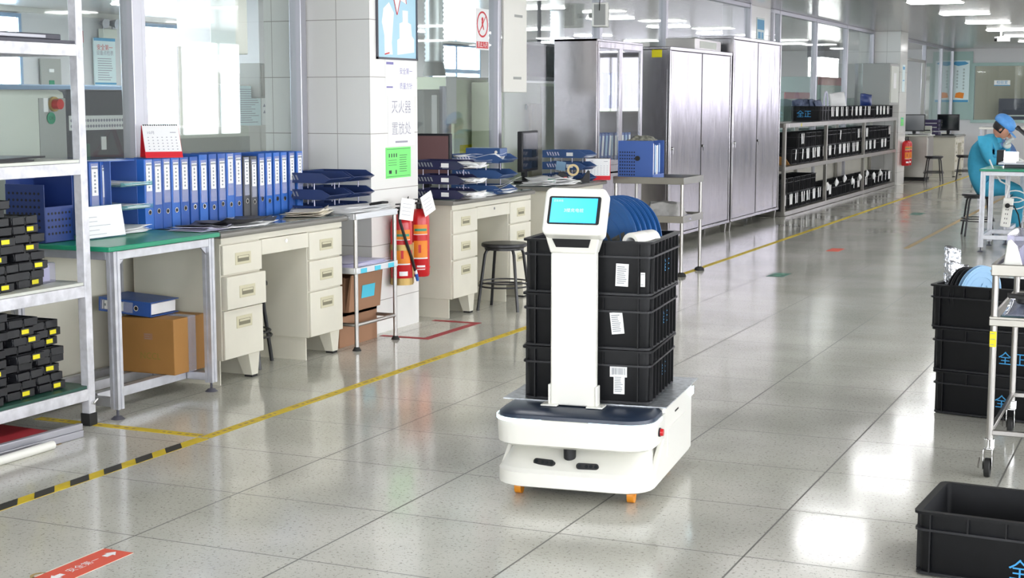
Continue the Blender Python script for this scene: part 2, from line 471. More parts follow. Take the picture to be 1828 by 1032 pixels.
# far wall with its window opening
fx0, fx1, fz0, fz1 = gy(1741, 118, YF)[0], -1.9, .98, gy(1741, 118, YF)[2]
wf = MB().box(XL, fx0, YF, YF+.1, 0, CZ).box(fx1, XR, YF, YF+.1, 0, CZ).box(fx0, fx1, YF, YF+.1, 0, fz0).box(fx0, fx1, YF, YF+.1, fz1, CZ)
struct('wall_far', wf, 'wall_grey', smooth=0)
tp = MB().box(gy(1693, 90, YF)[0], gy(1738, 90, YF)[0], YF-.03, YF-.002, .98, CZ-.06); struct('trim_1', tp, 'teal_panel', smooth=0)
fr = MB()
for a, b, c, d in ((fx0-.06, fx1+.06, fz1, fz1+.07), (fx0-.06, fx1+.06, fz0-.07, fz0), (fx0-.06, fx0, fz0, fz1), (fx1, fx1+.06, fz0, fz1), (-3.05, -3.0, fz0, fz1)):
    fr.box(a, b, YF-.05, YF+.05, c, d)
w1 = struct('window_1', MB().box(fx0, fx1, YF+.03, YF+.036, fz0, fz1), 'glass', smooth=0)
fr.build('window_frame', 'teal_panel', w1)
struct('wall_storeroom', MB().box(fx0-.6, fx1+.6, YF+1.4, YF+1.5, 0, CZ), 'tan_board', smooth=0)
for k, x0 in enumerate((-.6, 2.3)):  # unseen glowing panes, added to give the steel cabinets a bright reflection
    w = struct('window_%d' % (60+k), MB().box(x0, x0+2.7, YF-.02, YF-.005, 1.15, 2.45), 'added_far_glow', smooth=0)
    f = MB()
    for q in range(4): f.box(x0+q*.9-.025, x0+q*.9+.025, YF-.05, YF, 1.1, 2.5)
    f.box(x0, x0+2.7, YF-.05, YF, 1.1, 1.15).box(x0, x0+2.7, YF-.05, YF, 2.45, 2.5).build('window_frame', 'trim_white', w)
# wall on the lab's outer side with daylight windows
struct('wall_lab', MB().box(XL-.1, XL, -4.2, YF, 0, CZ), 'wall_grey', smooth=0)
def lab_window(i, y0, y1, z0, z1, nx=1, zs=()):
    w = struct('window_%d' % i, MB().box(XL+.005, XL+.02, y0, y1, z0, z1), 'day_lab', smooth=0)
    f = MB(); t = .05
    f.box(XL, XL+.06, y0-t, y0, z0-t, z1+t).box(XL, XL+.06, y1, y1+t, z0-t, z1+t).box(XL, XL+.06, y0, y1, z0-t, z0).box(XL, XL+.06, y0, y1, z1, z1+t)
    for k in range(1, nx):
        y = y0+(y1-y0)*k/nx; f.box(XL+.02, XL+.05, y-.03, y+.03, z0, z1)
    for z in zs: f.box(XL+.02, XL+.055, y0, y1, z-.04, z+.04)
    f.build('window_frame', 'frame_blue', w)
lab_window(2, 12.0, 14.75, .9, 2.42, 2, (2.0,))
lab_window(3, 16.95, 19.2, .8, 2.42, 2, (2.05,))
lab_window(4, 26.0, 28.1, 1.2, 2.46, 2, (1.98,))
lab_window(6, 4.0, 9.5, .9, 2.42, 3, (2.0,))
lab_window(7, 21.0, 23.6, .9, 2.42, 2, (2.0,))
struct('trim_2', MB().box(XL, XL+.06, -4.1, YF, CZ-.06, CZ), 'trim_white', smooth=0)
# right-hand wall with tall daylight windows (out of frame, light the aisle)
struct('wall_right', MB().box(XR, XR+.1, -4.2, YF, 0, CZ), 'wall_white', smooth=0)
for k, y0 in enumerate((-3.6, .6, 4.6, 8.6, 19.2)):
    w = struct('window_%d' % (10+k), MB().box(XR-.02, XR-.005, y0, y0+3.2, .85, 2.35), 'day_right', smooth=0)
    f = MB()
    for q in range(4): f.box(XR-.06, XR, y0+q*3.2/3-.03, y0+q*3.2/3+.03, .8, 2.4)
    f.box(XR-.06, XR, y0, y0+3.2, .8, .85).box(XR-.06, XR, y0, y0+3.2, 2.35, 2.4)
    f.build('window_frame', 'trim_white', w)
# unseen windows added behind the camera as fill for surfaces facing it
for k, x0 in enumerate((-3.9, -.2, 2.6)):
    w = struct('window_%d' % (50+k), MB().box(x0, x0+2.2, -4.095, -4.08, .7, 2.35), 'day_right', smooth=0)
    f = MB()
    for q in range(3): f.box(x0+q*1.1-.03, x0+q*1.1+.03, -4.1, -4.04, .65, 2.4)
    f.box(x0, x0+2.2, -4.1, -4.04, .65, .7).box(x0, x0+2.2, -4.1, -4.04, 2.35, 2.4).build('window_frame', 'trim_white', w)
# columns
COLS = ((7.84, 8.44), (17.93, 18.95), (25.75, 26.45), (-1.1, -.5))
for i, (a, b) in enumerate(COLS):
    xl = -5.14 if i == 0 else (-5.2 if i == 1 else -5.1)
    xr = -4.87 if i == 1 else -4.41
    struct('wall_column_%d' % (i+1), MB().box(xl, xr, a, b, 0, CZ), 'column_tiles', smooth=0)
# glass partition: sill wall, rails, mullions, panes
mull = [4.45, gx(235, 50, XW)[1], 7.80, 8.48, gx(885, 50, XW)[1], gx(1067, 50, XW)[1], gx(1185, 50, XW)[1], 17.88, 19.0, gx(1389, 50, XW)[1], gx(1455, 60, XW)[1], gx(1510, 60, XW)[1], 25.70, 26.5, 28.7, 31.2, 33.4, 35.1]
lo = [-4.1]+[m for m in mull]
struct('wall_partition', MB().box(XW-.05, XW+.0, -4.1, 7.84, 0, .70).box(XW-.05, XW, 8.44, 17.93, 0, .70).box(XW-.05, XW, 18.95, 25.75, 0, .70).box(XW-.05, XW, 26.45, 28.7, 0, .7).box(XW-.05, XW, 31.2, YF, 0, .7), 'cream_metal', smooth=0)
tn = 3
for y in mull:
    wdt = .065 if y > 7 else .075
    mb = MB().box(XW-.045, XW+.035, y-wdt/2, y+wdt/2, 0, CZ)
    if y == mull[1]: mb.box(XW-.06, XW+.02, y+wdt/2+.006, y+wdt/2+.05, 0, CZ)
    struct('trim_%d' % tn, mb, 'trim_alu', bevel=.004); tn += 1
mb = MB()
for a, b in ((-4.1, 7.84), (8.44, 17.93), (18.95, 25.75), (26.45, YF)): mb.box(XW-.04, XW+.03, a, b, CZ-.05, CZ)
for a, b in ((-4.1, 7.84), (8.44, 17.93), (18.95, 25.75)): mb.box(XW-.04, XW+.03, a, b, .70, .74)
struct('trim_%d' % tn, mb, 'trim_alu', bevel=.004); tn += 1
wn = 20; ys = [-4.1]+mull
for a, b in zip(ys[:-1], ys[1:]):
    if abs(a-7.80) < .01 or abs(a-17.88) < .01 or abs(a-25.7) < .01 or abs(a-28.7) < .01: continue
    struct('window_%d' % wn, MB().box(XW-.004, XW+.004, a+.03, b-.03, .74, CZ-.05), 'glass', smooth=0); wn += 1
# open door leaf standing in the far end of the partition
d = struct('door_1', MB().box(XW-.03, XW+.03, 28.75, 28.8, 0, 2.2).box(XW-.03, XW+.03, 31.1, 31.16, 0, 2.2).box(XW-.03, XW+.03, 28.75, 31.16, 2.15, 2.2), 'machine_mid')
MB().box(XW-.9, XW-.03, 28.84, 28.88, .05, 2.1).build('door_leaf', 'trim_alu', d)

# ceiling lamps: rounded square panels in rows
def lamp(x, y, label, grp, first=[None]):
    if first[0] is None:
        t = thing('ceiling_light', label, 'ceiling light', (x, y, CZ), 0, grp)
        MB().prism(rrect(-.32, .32, -.20, .20, .05), -.006, 0, 'Z').build('housing', 'trim_white', t)
        MB().prism(rrect(-.305, .305, -.185, .185, .045), -.014, -.006, 'Z').build('diffuser', 'panel_light', t)
        first[0] = t
    else: dup(first[0], (x, y, CZ), 0, label, grp)
AY = [15.85+2.55*k for k in range(-7, 8)]
for x, nm in ((-2.77, 'over the aisle'), (1.0, 'over the worker benches'), (3.6, 'beside the daylight windows')):
    ay = [y for y in AY if y < 35]
    for i, y in enumerate(ay): lamp(x, y, 'white ceiling light %s, %s from the far wall' % (nm, ORD[len(ay)-1-i]), 'ceiling lights %s' % nm)
for x, nm in ((-7.45, 'behind the glass partition'), (-9.7, 'over the lab middle'), (-11.5, 'nearest the lab windows')):
    for k in range(12):
        y = 1.9+2.6*k
        lamp(x, y, 'white ceiling light %s, %s from the far wall' % (nm, ORD[11-k]), 'ceiling lights %s' % nm)

# floor tapes and stickers
def tape(name, label, x0, x1, y0, y1, m='tape_yellow', z=.0015):
    o = MB().box(x0, x1, y0, y1, .0002, z).build(name, m, smooth=0); return tag(o, label, 'floor tape')
def printed_tape(label, org, L, vert):
    t = thing('floor_tape', label, 'floor tape', org); w = .026
    (MB().box(-w, w, 0, L, .0002, .0015) if vert else MB().box(0, L, -w, w, .0002, .0015)).build('tape_strip', 'tape_yellow', t, smooth=0)
    mb = MB(); a = .05; q = random.Random(4)
    while a < min(L, 6):
        b = a+q.uniform(.012, .03)
        if q.random() < .75:
            (mb.box(-.008, .006, a, b, .0015, .0018) if vert else mb.box(a, b, -.008, .006, .0015, .0018))
        a = b+q.uniform(.006, .03)+(.12 if q.random() < .08 else 0)
    mb.build('printed_words', 'tape_brown', t, smooth=0); return t
printed_tape('long plain yellow tape line along the desks and cabinets', (-3.69, 5.13, 0), 24.8, True)
printed_tape('short yellow tape from the aluminium rack leg to the striped tape', (-4.6, 5.145, 0), .87, False)
t = thing('hazard_tape', 'black and yellow striped tape along the front left floor', 'floor tape', (-3.69, 1.0, 0))
MB().box(-.03, .03, 0, 4.11, .0002, .0015).build('tape_strip', 'tape_yellow', t, smooth=0)
mb = MB(); y = .02
while y < 3.95:
    mb.add([(.03, y, .0019), (.03, y+.105, .0019), (-.03, y+.175, .0019), (-.03, y+.07, .0019)], [(0, 1, 2, 3)]); y += .19
mb.build('black_stripes', 'tape_black', t, smooth=0)
t = thing('red_floor_marking', 'dark red tape marking the bay in front of the tiled column', 'floor tape', (-4.06, 8.2, 0))
MB().box(-.30, .03, -.37, -.32, .0002, .0015).box(-.02, .03, -.32, .32, .0002, .0015).box(-.30, .03, .32, .37, .0002, .0015).build('tape_outline', 'tape_red', t, smooth=0)
t = thing('floor_sticker', 'orange red floor sticker with two white arrows at front left', 'sticker', (-2.99, 3.52, 0), 0)
MB().box(-.062, .056, -.17, .165, .0002, .0012).build('backing', 'paper_warm', t, smooth=0)
MB().box(-.055, .056, -.165, .165, .0012, .0016).build('red_field', 'floor_orange', t, smooth=0)
mb = MB()
for yy, sg in ((.12, 1), (-.12, -1)): mb.add([(-.022, yy, .0022), (0, yy+sg*.03, .0022), (.022, yy, .0022), (.011, yy, .0022), (.011, yy-sg*.025, .0022), (-.011, yy-sg*.025, .0022), (-.011, yy, .0022)], [(0, 1, 2, 3, 4, 5, 6) if sg < 0 else (6, 5, 4, 3, 2, 1, 0)])
mb.mesh(text_mesh('安全第一'), facing('upy', (0, 0, .0022), .036)); mb.build('white_arrows', 'paper', t, smooth=0)
t = thing('floor_sticker', 'dark green floor sticker in the aisle between robot and black shelves', 'sticker', (-2.96, 11.95, 0))
MB().box(-.07, .07, -.14, .14, .0002, .0015).build('green_field', 'floor_green', t, smooth=0)
MB().cyl((0, -.05, .0015), (0, -.05, .002), .035).cyl((0, .06, .0015), (0, .06, .002), .035).build('pale_marks', 'green_mat', t)
tag(MB().box(-3.04, -2.92, 14.05, 14.35, .0002, .0015).build('floor_sticker', 'floor_orange', smooth=0), 'small orange red floor sticker further up the aisle', 'sticker')
tag(MB().box(-3.1, -2.95, 19.0, 19.4, .0002, .0015).build('floor_sticker', 'floor_green', smooth=0), 'small bright green floor sticker far along the aisle', 'sticker')
tape('floor_tape', 'dull ochre tape line on the floor left of the seated worker', -2.42, -2.37, 14.6, 24, 'tape_brown')
tag(MB().lathe([(.018, .0002), (.026, .0002), (.026, .0012), (.018, .0012)], (0, 0, 0), 20).xf(Matrix.Translation(gz(98, 793)) ).build('floor_ring_stain', 'tape_brown'), 'small brown ring stain on floor tile near the rack', 'stain')
tag(MB().lathe([(.02, .0002), (.03, .0002), (.03, .0012), (.02, .0012)], (0, 0, 0), 20).xf(Matrix.Translation(gz(72, 1028)) ).build('floor_ring_stain', 'tape_brown'), 'small brown ring stain beside the orange floor sticker', 'stain')

# ================================================================ ROBOT
rb = thing('delivery_robot', 'white wheeled delivery robot with cyan touch screen carrying black crates', 'robot', (-1.905, 4.77, 0), math.radians(6.5))
def sect(x, y0, y1, r, z, n=5): return [(p[0], p[1], z) for p in rrect(-x, x, y0, y1, r, n)]
lb = MB().loft([sect(.262, .02, .74, (.09, .09, .04, .04), .045), sect(.282, -.02, .76, (.11, .11, .04, .04), .058), sect(.282, -.02, .76, (.11, .11, .04, .04), .105), sect(.272, -.005, .76, (.10, .10, .04, .04), .118)])
lb.loft([sect(.272, -.005, .76, (.10, .10, .04, .04), .118), sect(.25, .10, .76, (.06, .06, .04, .04), .17), sect(.235, .15, .76, (.04, .04, .04, .04), .182), sect(.225, .155, .74, (.04, .04, .04, .04), .21)])
lb.build('lower_bumper', 'white_plastic', rb, smooth=30)
# side shells rising behind the bumper
sp_ = [(.10, .058), (.10, .112), (.235, .20), (.235, .312), (.758, .312), (.758, .058)]
MB().prism(sp_, -.283, -.262, 'X').prism(sp_, .262, .283, 'X').prism([(.55, .05), (.55, .312), (.758, .312), (.758, .05)], -.262, .262, 'X').box(-.262, .262, .20, .56, .2, .30).build('body_shell', 'white_plastic', rb, bevel=.006)
MB().loft([sect(.262, .015, .24, (.085, .085, .01, .01), .192), sect(.285, -.012, .24, (.10, .10, .01, .01), .205), sect(.288, -.015, .24, (.10, .10, .01, .01), .296)]).build('upper_bumper', 'white_plastic', rb, smooth=40)
MB().loft([sect(.282, -.008, .22, (.095, .095, .01, .01), .296), sect(.280, -.006, .22, (.095, .095, .01, .01), .308), sect(.262, .012, .22, (.08, .08, .01, .01), .322)]).build('dark_cover', 'navy_cover', rb, smooth=40)
def led(sx):
    pts = [p for p in rrect(-.289, .289, -.016, .3, (.10, .10, .01, .01), 8)]
    arc = pts[0:9] if sx < 0 else pts[9:18][::-1]
    arc = [(-.289 if sx < 0 else .289, .17)]+arc+[(-.10 if sx < 0 else .07, -.016)]
    mb = MB()
    ring = [[(x, y, z) for (x, y) in arc] for z in (.284, .297)]
    n = len(arc); mb.add(ring[0]+ring[1], [(i, i+1, n+i+1, n+i) for i in range(n-1)])
    return mb.build('led_strip', 'led_strip', rb, solid=.003)
led(-1); led(1)
MB().obox((.289, .735, .285), (.004, .05, .03), 0).build('led_strip', 'led_strip', rb)
MB().box(-.305, .30, .19, .79, .322, .326).build('galvanised_tray', 'galvanised', rb)
ps = MB().prism([(-.105, .115), (.060, .115), (.060, .15), (-.105, .15)], .326, .885)
ps.build('post', 'white_plastic', rb, bevel=.006)
for sx in (-1, 1):
    MB().box(sx*.083-.03-.0225, sx*.083+.03-.0225, .095, .16, .324, .330).box(sx*.086-.004-.0225, sx*.086+.004-.0225, .112, .153, .3295, .40).build('post_foot', 'white_plastic', rb, bevel=.002)
# neck with slot, widening upward
nk = MB().add([(-.105, .108, .87), (.060, .108, .87), (.082, .085, .95), (-.122, .085, .95), (-.105, .155, .87), (.060, .155, .87), (.082, .17, .95), (-.122, .17, .95)],
              [(0, 1, 2, 3), (1, 5, 6, 2), (5, 4, 7, 6), (4, 0, 3, 7), (3, 2, 6, 7), (0, 4, 5, 1)])
nk.build('neck', 'white_plastic', rb, bevel=.005)
MB().add([(-.081, .099, .892), (.036, .099, .892), (.046, .089, .922), (-.093, .089, .922), (-.081, .115, .892), (.036, .115, .892), (.046, .115, .922), (-.093, .115, .922)],
         [(0, 1, 2, 3), (1, 5, 6, 2), (5, 4, 7, 6), (4, 0, 3, 7), (3, 2, 6, 7), (0, 4, 5, 1)]).build('speaker_slot', 'recess', rb)
# tilted head
tilt = math.radians(24)
HM = Matrix.Translation((-.013, .115, 1.008)) @ Matrix.Rotation(-tilt, 4, 'X') @ Matrix.Diagonal((.885, 1, .885, 1))
def headpart(mb, name, m, parent, **k): return mb.xf(HM).build(name, m, parent, **k)
hd = MB().prism(rrect(-.124, .124, -.098, .098, .024), -.03, .03, 'Y')
head = headpart(hd, 'head', 'white_plastic', rb, bevel=.007, segs=3)
bz = headpart(MB().prism(rrect(-.105, .105, -.056, .060, .008), -.0325, -.029, 'Y'), 'bezel', 'recess', head)
sc = headpart(MB().box(-.094, .092, -.0342, -.0325, -.050, .052), 'display', 'screen_cyan', head, smooth=0)
tx = MB().mesh(text_mesh('3楼充电桩'), facing('-y', (0, -.0348, 0), .018))
tx2 = MB().mesh(text_mesh('正在前往'), facing('-y', (-.066, -.0348, .040), .010)); headpart(tx2, 'screen_text', 'screen_text', head, smooth=0)
headpart(tx, 'screen_text', 'screen_text', head, smooth=0)
MB().cyl((-.018, .065, .150), (-.018, .065, .195), .0215, .023, 20).cyl((-.018, .065, .143), (-.018, .065, .150), .017, .0215, 20).build('laser_scanner', 'black_plastic', rb)
for cx, cy, cz, a in ((-.100, .030, .134, -10), (.058, .024, .131, 4)):
    m4 = Matrix.Translation((cx, cy, cz)) @ Matrix.Rotation(math.radians(a), 4, 'Z') @ Matrix.Rotation(math.radians(-32), 4, 'X')
    o = MB().prism(rrect(-.040, .040, -.0115, .0115, .011), -.010, .010, 'Y').xf(m4).build('depth_camera', 'recess', rb)
    l = MB()
    for q in (-.028, -.004, .012, .03): l.cyl((q, -.010, 0), (q, -.0115, 0), .006, n=12)
    l.xf(m4).build('lens', 'dark_screen', o)
es = MB().cyl((.283, .135, .248), (.292, .135, .248), .016, n=18).build('emergency_button', 'black_plastic', rb)
MB().cyl((.292, .135, .248), (.302, .135, .248), .014, .012, n=18).build('red_cap', 'red', es)
MB().box(.2825, .2845, .43, .49, .262, .268).build('side_slot', 'recess', rb)
MB().box(.2825, .2850, .30, .62, .12, .225).build('side_panel', 'white_plastic', rb, bevel=.002)
for cx, cy in ((-.215, .10), (.20, .09), (-.2, .66), (.2, .66)):
    c = MB().cyl((cx-.012, cy, .025), (cx+.012, cy, .025), .025, n=20).build('caster', 'orange_wheel', rb)
    MB().box(cx-.017, cx+.017, cy-.012, cy+.02, .026, .05).build('caster_fork', 'orange_wheel', c, bevel=.002)
MB().box(-.22, .22, .12, .70, .035, .048).build('chassis', 'black_rubber', rb)

# ================================================================ CRATES
def crate_mesh(L, Wd, H, nl=6, nw=4, text=None, tside='-y', name='crate_shell'):
    """open stackable crate, footprint L (x) by Wd (y), origin at bottom centre"""
    mb = MB(); x, y = L/2, Wd/2; t = .012; b = .014
    xo, yo = x-b, y-b
    zb, zt = .012, H
    # tapered outer/inner shell
    def rr(ax, ay, r, z): return [(p[0], p[1], z) for p in rrect(-ax, ax, -ay, ay, r, 3)]
    mb.loft([rr(xo-.008, yo-.008, .02, 0), rr(xo-.004, yo-.004, .02, zb), rr(xo, yo, .02, zt-.008), rr(x, y, .025, zt-.008), rr(x, y, .025, zt), rr(xo-t+.004, yo-t+.004, .016, zt), rr(xo-t-.004, yo-t-.004, .014, .014)])
    zf = H-.055
    mb.mat(1)
    mb.loft([rr(xo, yo, .02, zf-.004), rr(x-.003, y-.003, .022, zf-.004), rr(x-.003, y-.003, .022, zf+.003), rr(xo, yo, .02, zf+.003)], close=False)
    mb.loft([rr(xo-.004, yo-.004, .02, .004), rr(x-.008, y-.008, .022, .004), rr(x-.008, y-.008, .022, .012), rr(xo-.004, yo-.004, .02, .012)], close=False)
    mb.mat(0)
    for i in range(nl):
        px = -x+.05+(L-.10)*i/(nl-1)
        full = i in (0, nl-1)
        for sy in (-1, 1):
            mb.box(px-.0025, px+.0025, sy*(yo-.002), sy*(y-.004), zf if not full else .01, H-.008)
            if full: mb.box(px-.0025, px+.0025, sy*(yo-.002), sy*(y-.006), .01, zf)
    for i in range(nw):
        py = -y+.05+(Wd-.10)*i/(nw-1)
        for sx in (-1, 1): mb.box(sx*(xo-.002), sx*(x-.004), py-.0025, py+.0025, .01, H-.008)
    return mb
def crate(label, cat, loc, rz, L, Wd, H, group=None, text=None, tpos=None, tsize=.05, nl=6, nw=4):
    t = thing('storage_crate', label, cat, loc, rz, group)
    crate_mesh(L, Wd, H, nl, nw).build('crate_shell', ['crate_black', 'crate_edge'], t, smooth=30)
    if text:
        MB().mesh(text_mesh(text), facing('-y', tpos, tsize)).build('painted_characters', 'crate_print', t, smooth=0)
    return t
def sticker(par, face, pos, w, h, mname='paper', tilt=0, lines=4, name='paper_label', barcode=False):
    """thin printed label on a face; pos is centre in the parent's coordinates"""
    mx = facing(face, pos, 1.0, tilt)
    o = MB().box(-w/2, w/2, -h/2, h/2, -.0004, .0008).xf(mx).build(name, mname, par, smooth=0)
    mb = MB()
    if barcode:
        x = -w*.38
        while x < w*.38:
            ww = R.choice((.0015, .003)); mb.box(x, x+ww, -h*.3, h*.3, .0008, .0011); x += ww+R.choice((.0015, .003))
    else:
        for i in range(lines):
            yy = h*(.36-.72*i/max(1, lines-1)); ln = R.uniform(.5, .8)*w
            mb.box(-w*.4, -w*.4+ln, yy-h*.018, yy+h*.018, .0008, .0011)
    if lines or barcode: mb.xf(mx).build('print', 'label_print', o, smooth=0)
    return o
CR = math.radians(6.5)
def robot_local(x, y, z):
    v = rb.matrix_basis @ Vector((x, y, z)); return (v.x, v.y, v.z)
RC = []
for k, nm in enumerate(('bottom', 'middle', 'top')):
    c = crate('black plastic crate, %s one of the three stacked on the robot' % nm, 'crate', robot_local(.006+.004*(k-1), .430, .3265+k*.194), CR+math.radians((1.0, 0, -.7)[k]), .478, .50, .196, 'crates stacked on the robot', nl=4, nw=8)
    RC.append(c)
yf_ = -.25+.0125
a = sticker(RC[0], '-y', (.118, yf_, .118), .062, .040, barcode=True, lines=0); sticker(RC[0], '-y', (.121, yf_-.001, .072), .040, .070, lines=9)
sticker(RC[1], '-y', (.112, yf_, .098), .046, .078, lines=9, tilt=.12)
sticker(RC[2], '-y', (.128, yf_, .076), .046, .080, lines=9, tilt=-.03); sticker(RC[2], '-y', (.203, yf_, .062), .016, .050, lines=2)
for c in RC:
    MB().mesh(text_mesh('全正'), facing('+x', (.2265, .04, .085), .05)).build('painted_characters', 'crate_print', c, smooth=0)
# contents of the top crate
tz = .3265+2*.194+.02
def reel(name, label, mcol, loc, rz, r, w, axis_tilt, cat='reel', mhub='recess', parts=True, grp=None):
    t = thing(name, label, cat, loc, rz, grp)
    mx = Matrix.Rotation(axis_tilt, 4, 'X')
    for sy in (-1, 1):
        mb = MB()
        mb.lathe([(r*.38, sy*w/2-.0015), (r, sy*w/2-.0015), (r, sy*w/2+.0015), (r*.38, sy*w/2+.0015)], n=48, axis='Y')
        # raised rings and spokes
        for q in (.62, .8, .93): mb.lathe([(r*q-.002, sy*(w/2+.001)), (r*q-.002, sy*(w/2+.0035)), (r*q+.002, sy*(w/2+.0035)), (r*q+.002, sy*(w/2+.001))], n=40, axis='Y')
        for q in range(3):
            mb2 = MB().box(-.012, .012, sy*w/2-.002, sy*w/2+.002, r*.1, r*.45).xf(Matrix.Rotation(2*PI*q/3+.4, 4, 'Y')); mb.add(mb2.v, mb2.f)
        mb.xf(mx).build('flange', mcol, t)
    MB().lathe([(r*.3, -w/2), (r*.3, w/2)], n=24, axis='Y').xf(mx).build('hub', mcol, t)
    MB().lathe([(r*.72, -w/2+.003), (r*.72, w/2-.003)], n=40, axis='Y').xf(mx).build('wound_tape', mhub, t)
    return t
# blue reels leaning in the top crate, white tape rolls beside them
RP = robot_local(.0, .50, tz+.178)
reel('component_reel', 'large blue plastic reel standing in the robot top crate, front one', 'reel_blue', robot_local(.004, .365, tz+.133), CR-math.radians(24), .186, .028, math.radians(-12), grp='blue reels in the robot top crate', mhub='hub_grey')
for k in range(4):
    reel('component_reel', 'large blue plastic reel in the robot crate, %s behind the front one' % ('just', 'second', 'third', 'fourth')[k], 'reel_blue', robot_local(.004+.012*(k+1), .365+.029*(k+1), tz+.133), CR-math.radians(24), .186, .028, math.radians(-12), grp='blue reels in the robot top crate')
for k, (lx, ly) in enumerate(((.175, .245), (.190, .33))):
    t = thing('tape_roll', ('white hollow tape roll lying nearest in the robot top crate', 'white hollow tape roll lying behind another in the robot crate')[k], 'roll', robot_local(lx, ly, tz+.168), CR-.35, 'white rolls in the robot crate')
    mb = MB().lathe([(.022, -.043), (.034, -.043), (.037, -.038), (.037, .038), (.034, .043), (.022, .043), (.022, -.043)], n=32, axis='Y').build('roll_body', 'white_paint', t)
    MB().lathe([(.0222, -.041), (.0222, .041), (.0205, .041), (.0205, -.041), (.0222, -.041)], n=32, axis='Y').build('core', 'paper', t)
    # wedge of smaller items filling the crate so the rolls rest on something
t = thing('parts_tray', 'dark parts layer filling the robot top crate beneath the reels', 'tray', robot_local(.006, .43, tz-.005), CR)
MB().box(-.19, .19, -.20, .20, 0, .02).box(.13, .205, -.18, .06, .02, .127).build('tray_body', 'tray_black', t, bevel=.004)

fr_ = bpy.data.objects['component_reel']
mb = MB()
for q in range(3):
    a0 = math.radians(120*q-50); a1 = a0+math.radians(78); n_ = 10
    out = [(.135*math.cos(a0+(a1-a0)*i/n_), .135*math.sin(a0+(a1-a0)*i/n_)) for i in range(n_+1)]
    inn = [(.075*math.cos(a1-(a1-a0)*i/n_), .075*math.sin(a1-(a1-a0)*i/n_)) for i in range(n_+1)]
    mb.prism(out+inn, -.0165, -.0156, 'Y')
mb.xf(Matrix.Rotation(math.radians(-12), 4, 'X')).build('tape_window', 'hub_grey', fr_)
# stack of crates at right
SR = math.radians(-11)
cx, cy = -.665+.0, 7.02
SC = []
for k, nm in enumerate(('bottom', 'middle', 'top')):
    off = (-.022, -.032, -.046)[k]
    cw = Matrix.Rotation(SR, 3, 'Z') @ Vector((.32, .22, 0))
    c = crate('black plastic crate, %s of the stack of three behind the steel trolley' % nm, 'crate', (-.975+cw.x+off, 6.88+cw.y, .0+k*.194+.001), SR, .64, .44, .196, 'crates stacked behind the trolley', '全正' if k == 1 else ('全' if k == 0 else None), (.045 if k == 1 else -.005, -.2085, .080), .062, nl=6, nw=4)
    SC.append(c)
def sc_local(x, y, z):
    v = SC[2].matrix_basis @ Vector((x, y, z)); return (v.x, v.y, v.z)
# bags and reels standing in it
def bag(label, loc, rz, w, h, tiltx, m='silver_bag', seed=0, name='foil_bag', cat='bag', th=.012, grp=None):
    q = random.Random(seed)
    a = [q.uniform(-.3, .3) for _ in range(6)]
    def f(u, v, s):
        x = (u-.5)*w*(1-.12*v*abs(a[0])); z = v*h
        bul = math.sin(PI*u)*math.sin(PI*min(1, v*1.1))*th
        return (x+.02*a[1]*math.sin(5*v), s*bul+.006*math.sin(5*u+3*v+a[2]*5)*v+.12*a[3]*h*v*v, z+.010*math.sin(4*u+a[4]*9)*v)
    mb = MB().grid(lambda u, v: f(u, v, 1), 14, 16); mb.grid(lambda u, v: f(u, v, -1), 14, 16)
    mb.xf(Matrix.Rotation(tiltx, 4, 'X'))
    o = mb.build(name, m, solid=.0008); o.location = loc; o.rotation_euler = (0, 0, rz)
    return tag(o, label, cat, grp)
bag('tall silver foil bag standing upright in the top crate behind the steel trolley', sc_local(-.270, -.06, .05), SR+.5, .075, .30, .0, seed=3)
bag('shorter crumpled silver foil bag beside the tall one behind the trolley', sc_local(-.225, -.08, .05), SR+.6, .085, .235, -.05, seed=5)
for k in range(2):
    reel('component_reel', ('black plastic reel beside the silver bags in the crate behind the trolley', 'second black reel, next to the light blue reel in the crate behind the trolley')[k], 'black_plastic', sc_local(-.200+.020*k, -.09, .145), SR+1.25, .125, .013, 0, grp='black reels in the crate behind the trolley')
reel('component_reel', 'light blue plastic reel standing in the crate stack behind the trolley', 'reel_lightblue', sc_local(-.140, -.08, .150), SR+1.12, .130, .016, .1, mhub='reel_lightblue')
reel('component_reel', 'pale grey plastic reel behind the light blue one in the crate behind the trolley', 'paper_lilac', sc_local(-.165, -.02, .142), SR+1.2, .122, .012, .05, mhub='paper_lilac')
# big empty crate front right
c = crate('empty black plastic crate lying open on the floor, nearest of all crates', 'crate', (-.672+.32, 4.44+.19, .001), math.radians(-3.5), .64, .40, .196, None, '全', (-.013, -.1885, .050), .066, nl=6, nw=4)
FC = c

# stainless trolley, right
tr = thing('steel_trolley', 'stainless steel trolley on casters in front of the crate stack', 'trolley', (-.62, 5.80, 0))
def tube_(name, pts, r, par, m='steel', n=12): return MB().tube(pts, r, n).build(name, m, par)
TX1 = .52
for px_, py_ in ((0, 0), (0, .80), (TX1, 0), (TX1, .80)):
    tube_('post', [(px_, py_, .13), (px_, py_, .79)], .0125, tr)
    cs = MB().cyl((px_, py_, .105), (px_, py_, .14), .020, n=14).box(px_-.018, px_-.014, py_-.05, py_+.012, .03, .105).box(px_+.014, px_+.018, py_-.05, py_+.012, .03, .105).box(px_-.018, px_+.018, py_-.012, py_+.014, .098, .106)
    o = cs.build('caster', 'chrome', tr, bevel=.002)
    MB().cyl((px_-.011, py_-.03, .036), (px_+.011, py_-.03, .036), .036, n=24).build('wheel', 'black_rubber', o, bevel=.004)
    MB().obox((px_-.03, py_-.045, .055), (.004, .045, .018), Matrix.Rotation(.4, 3, 'X')).build('brake_pedal', 'steel', o)
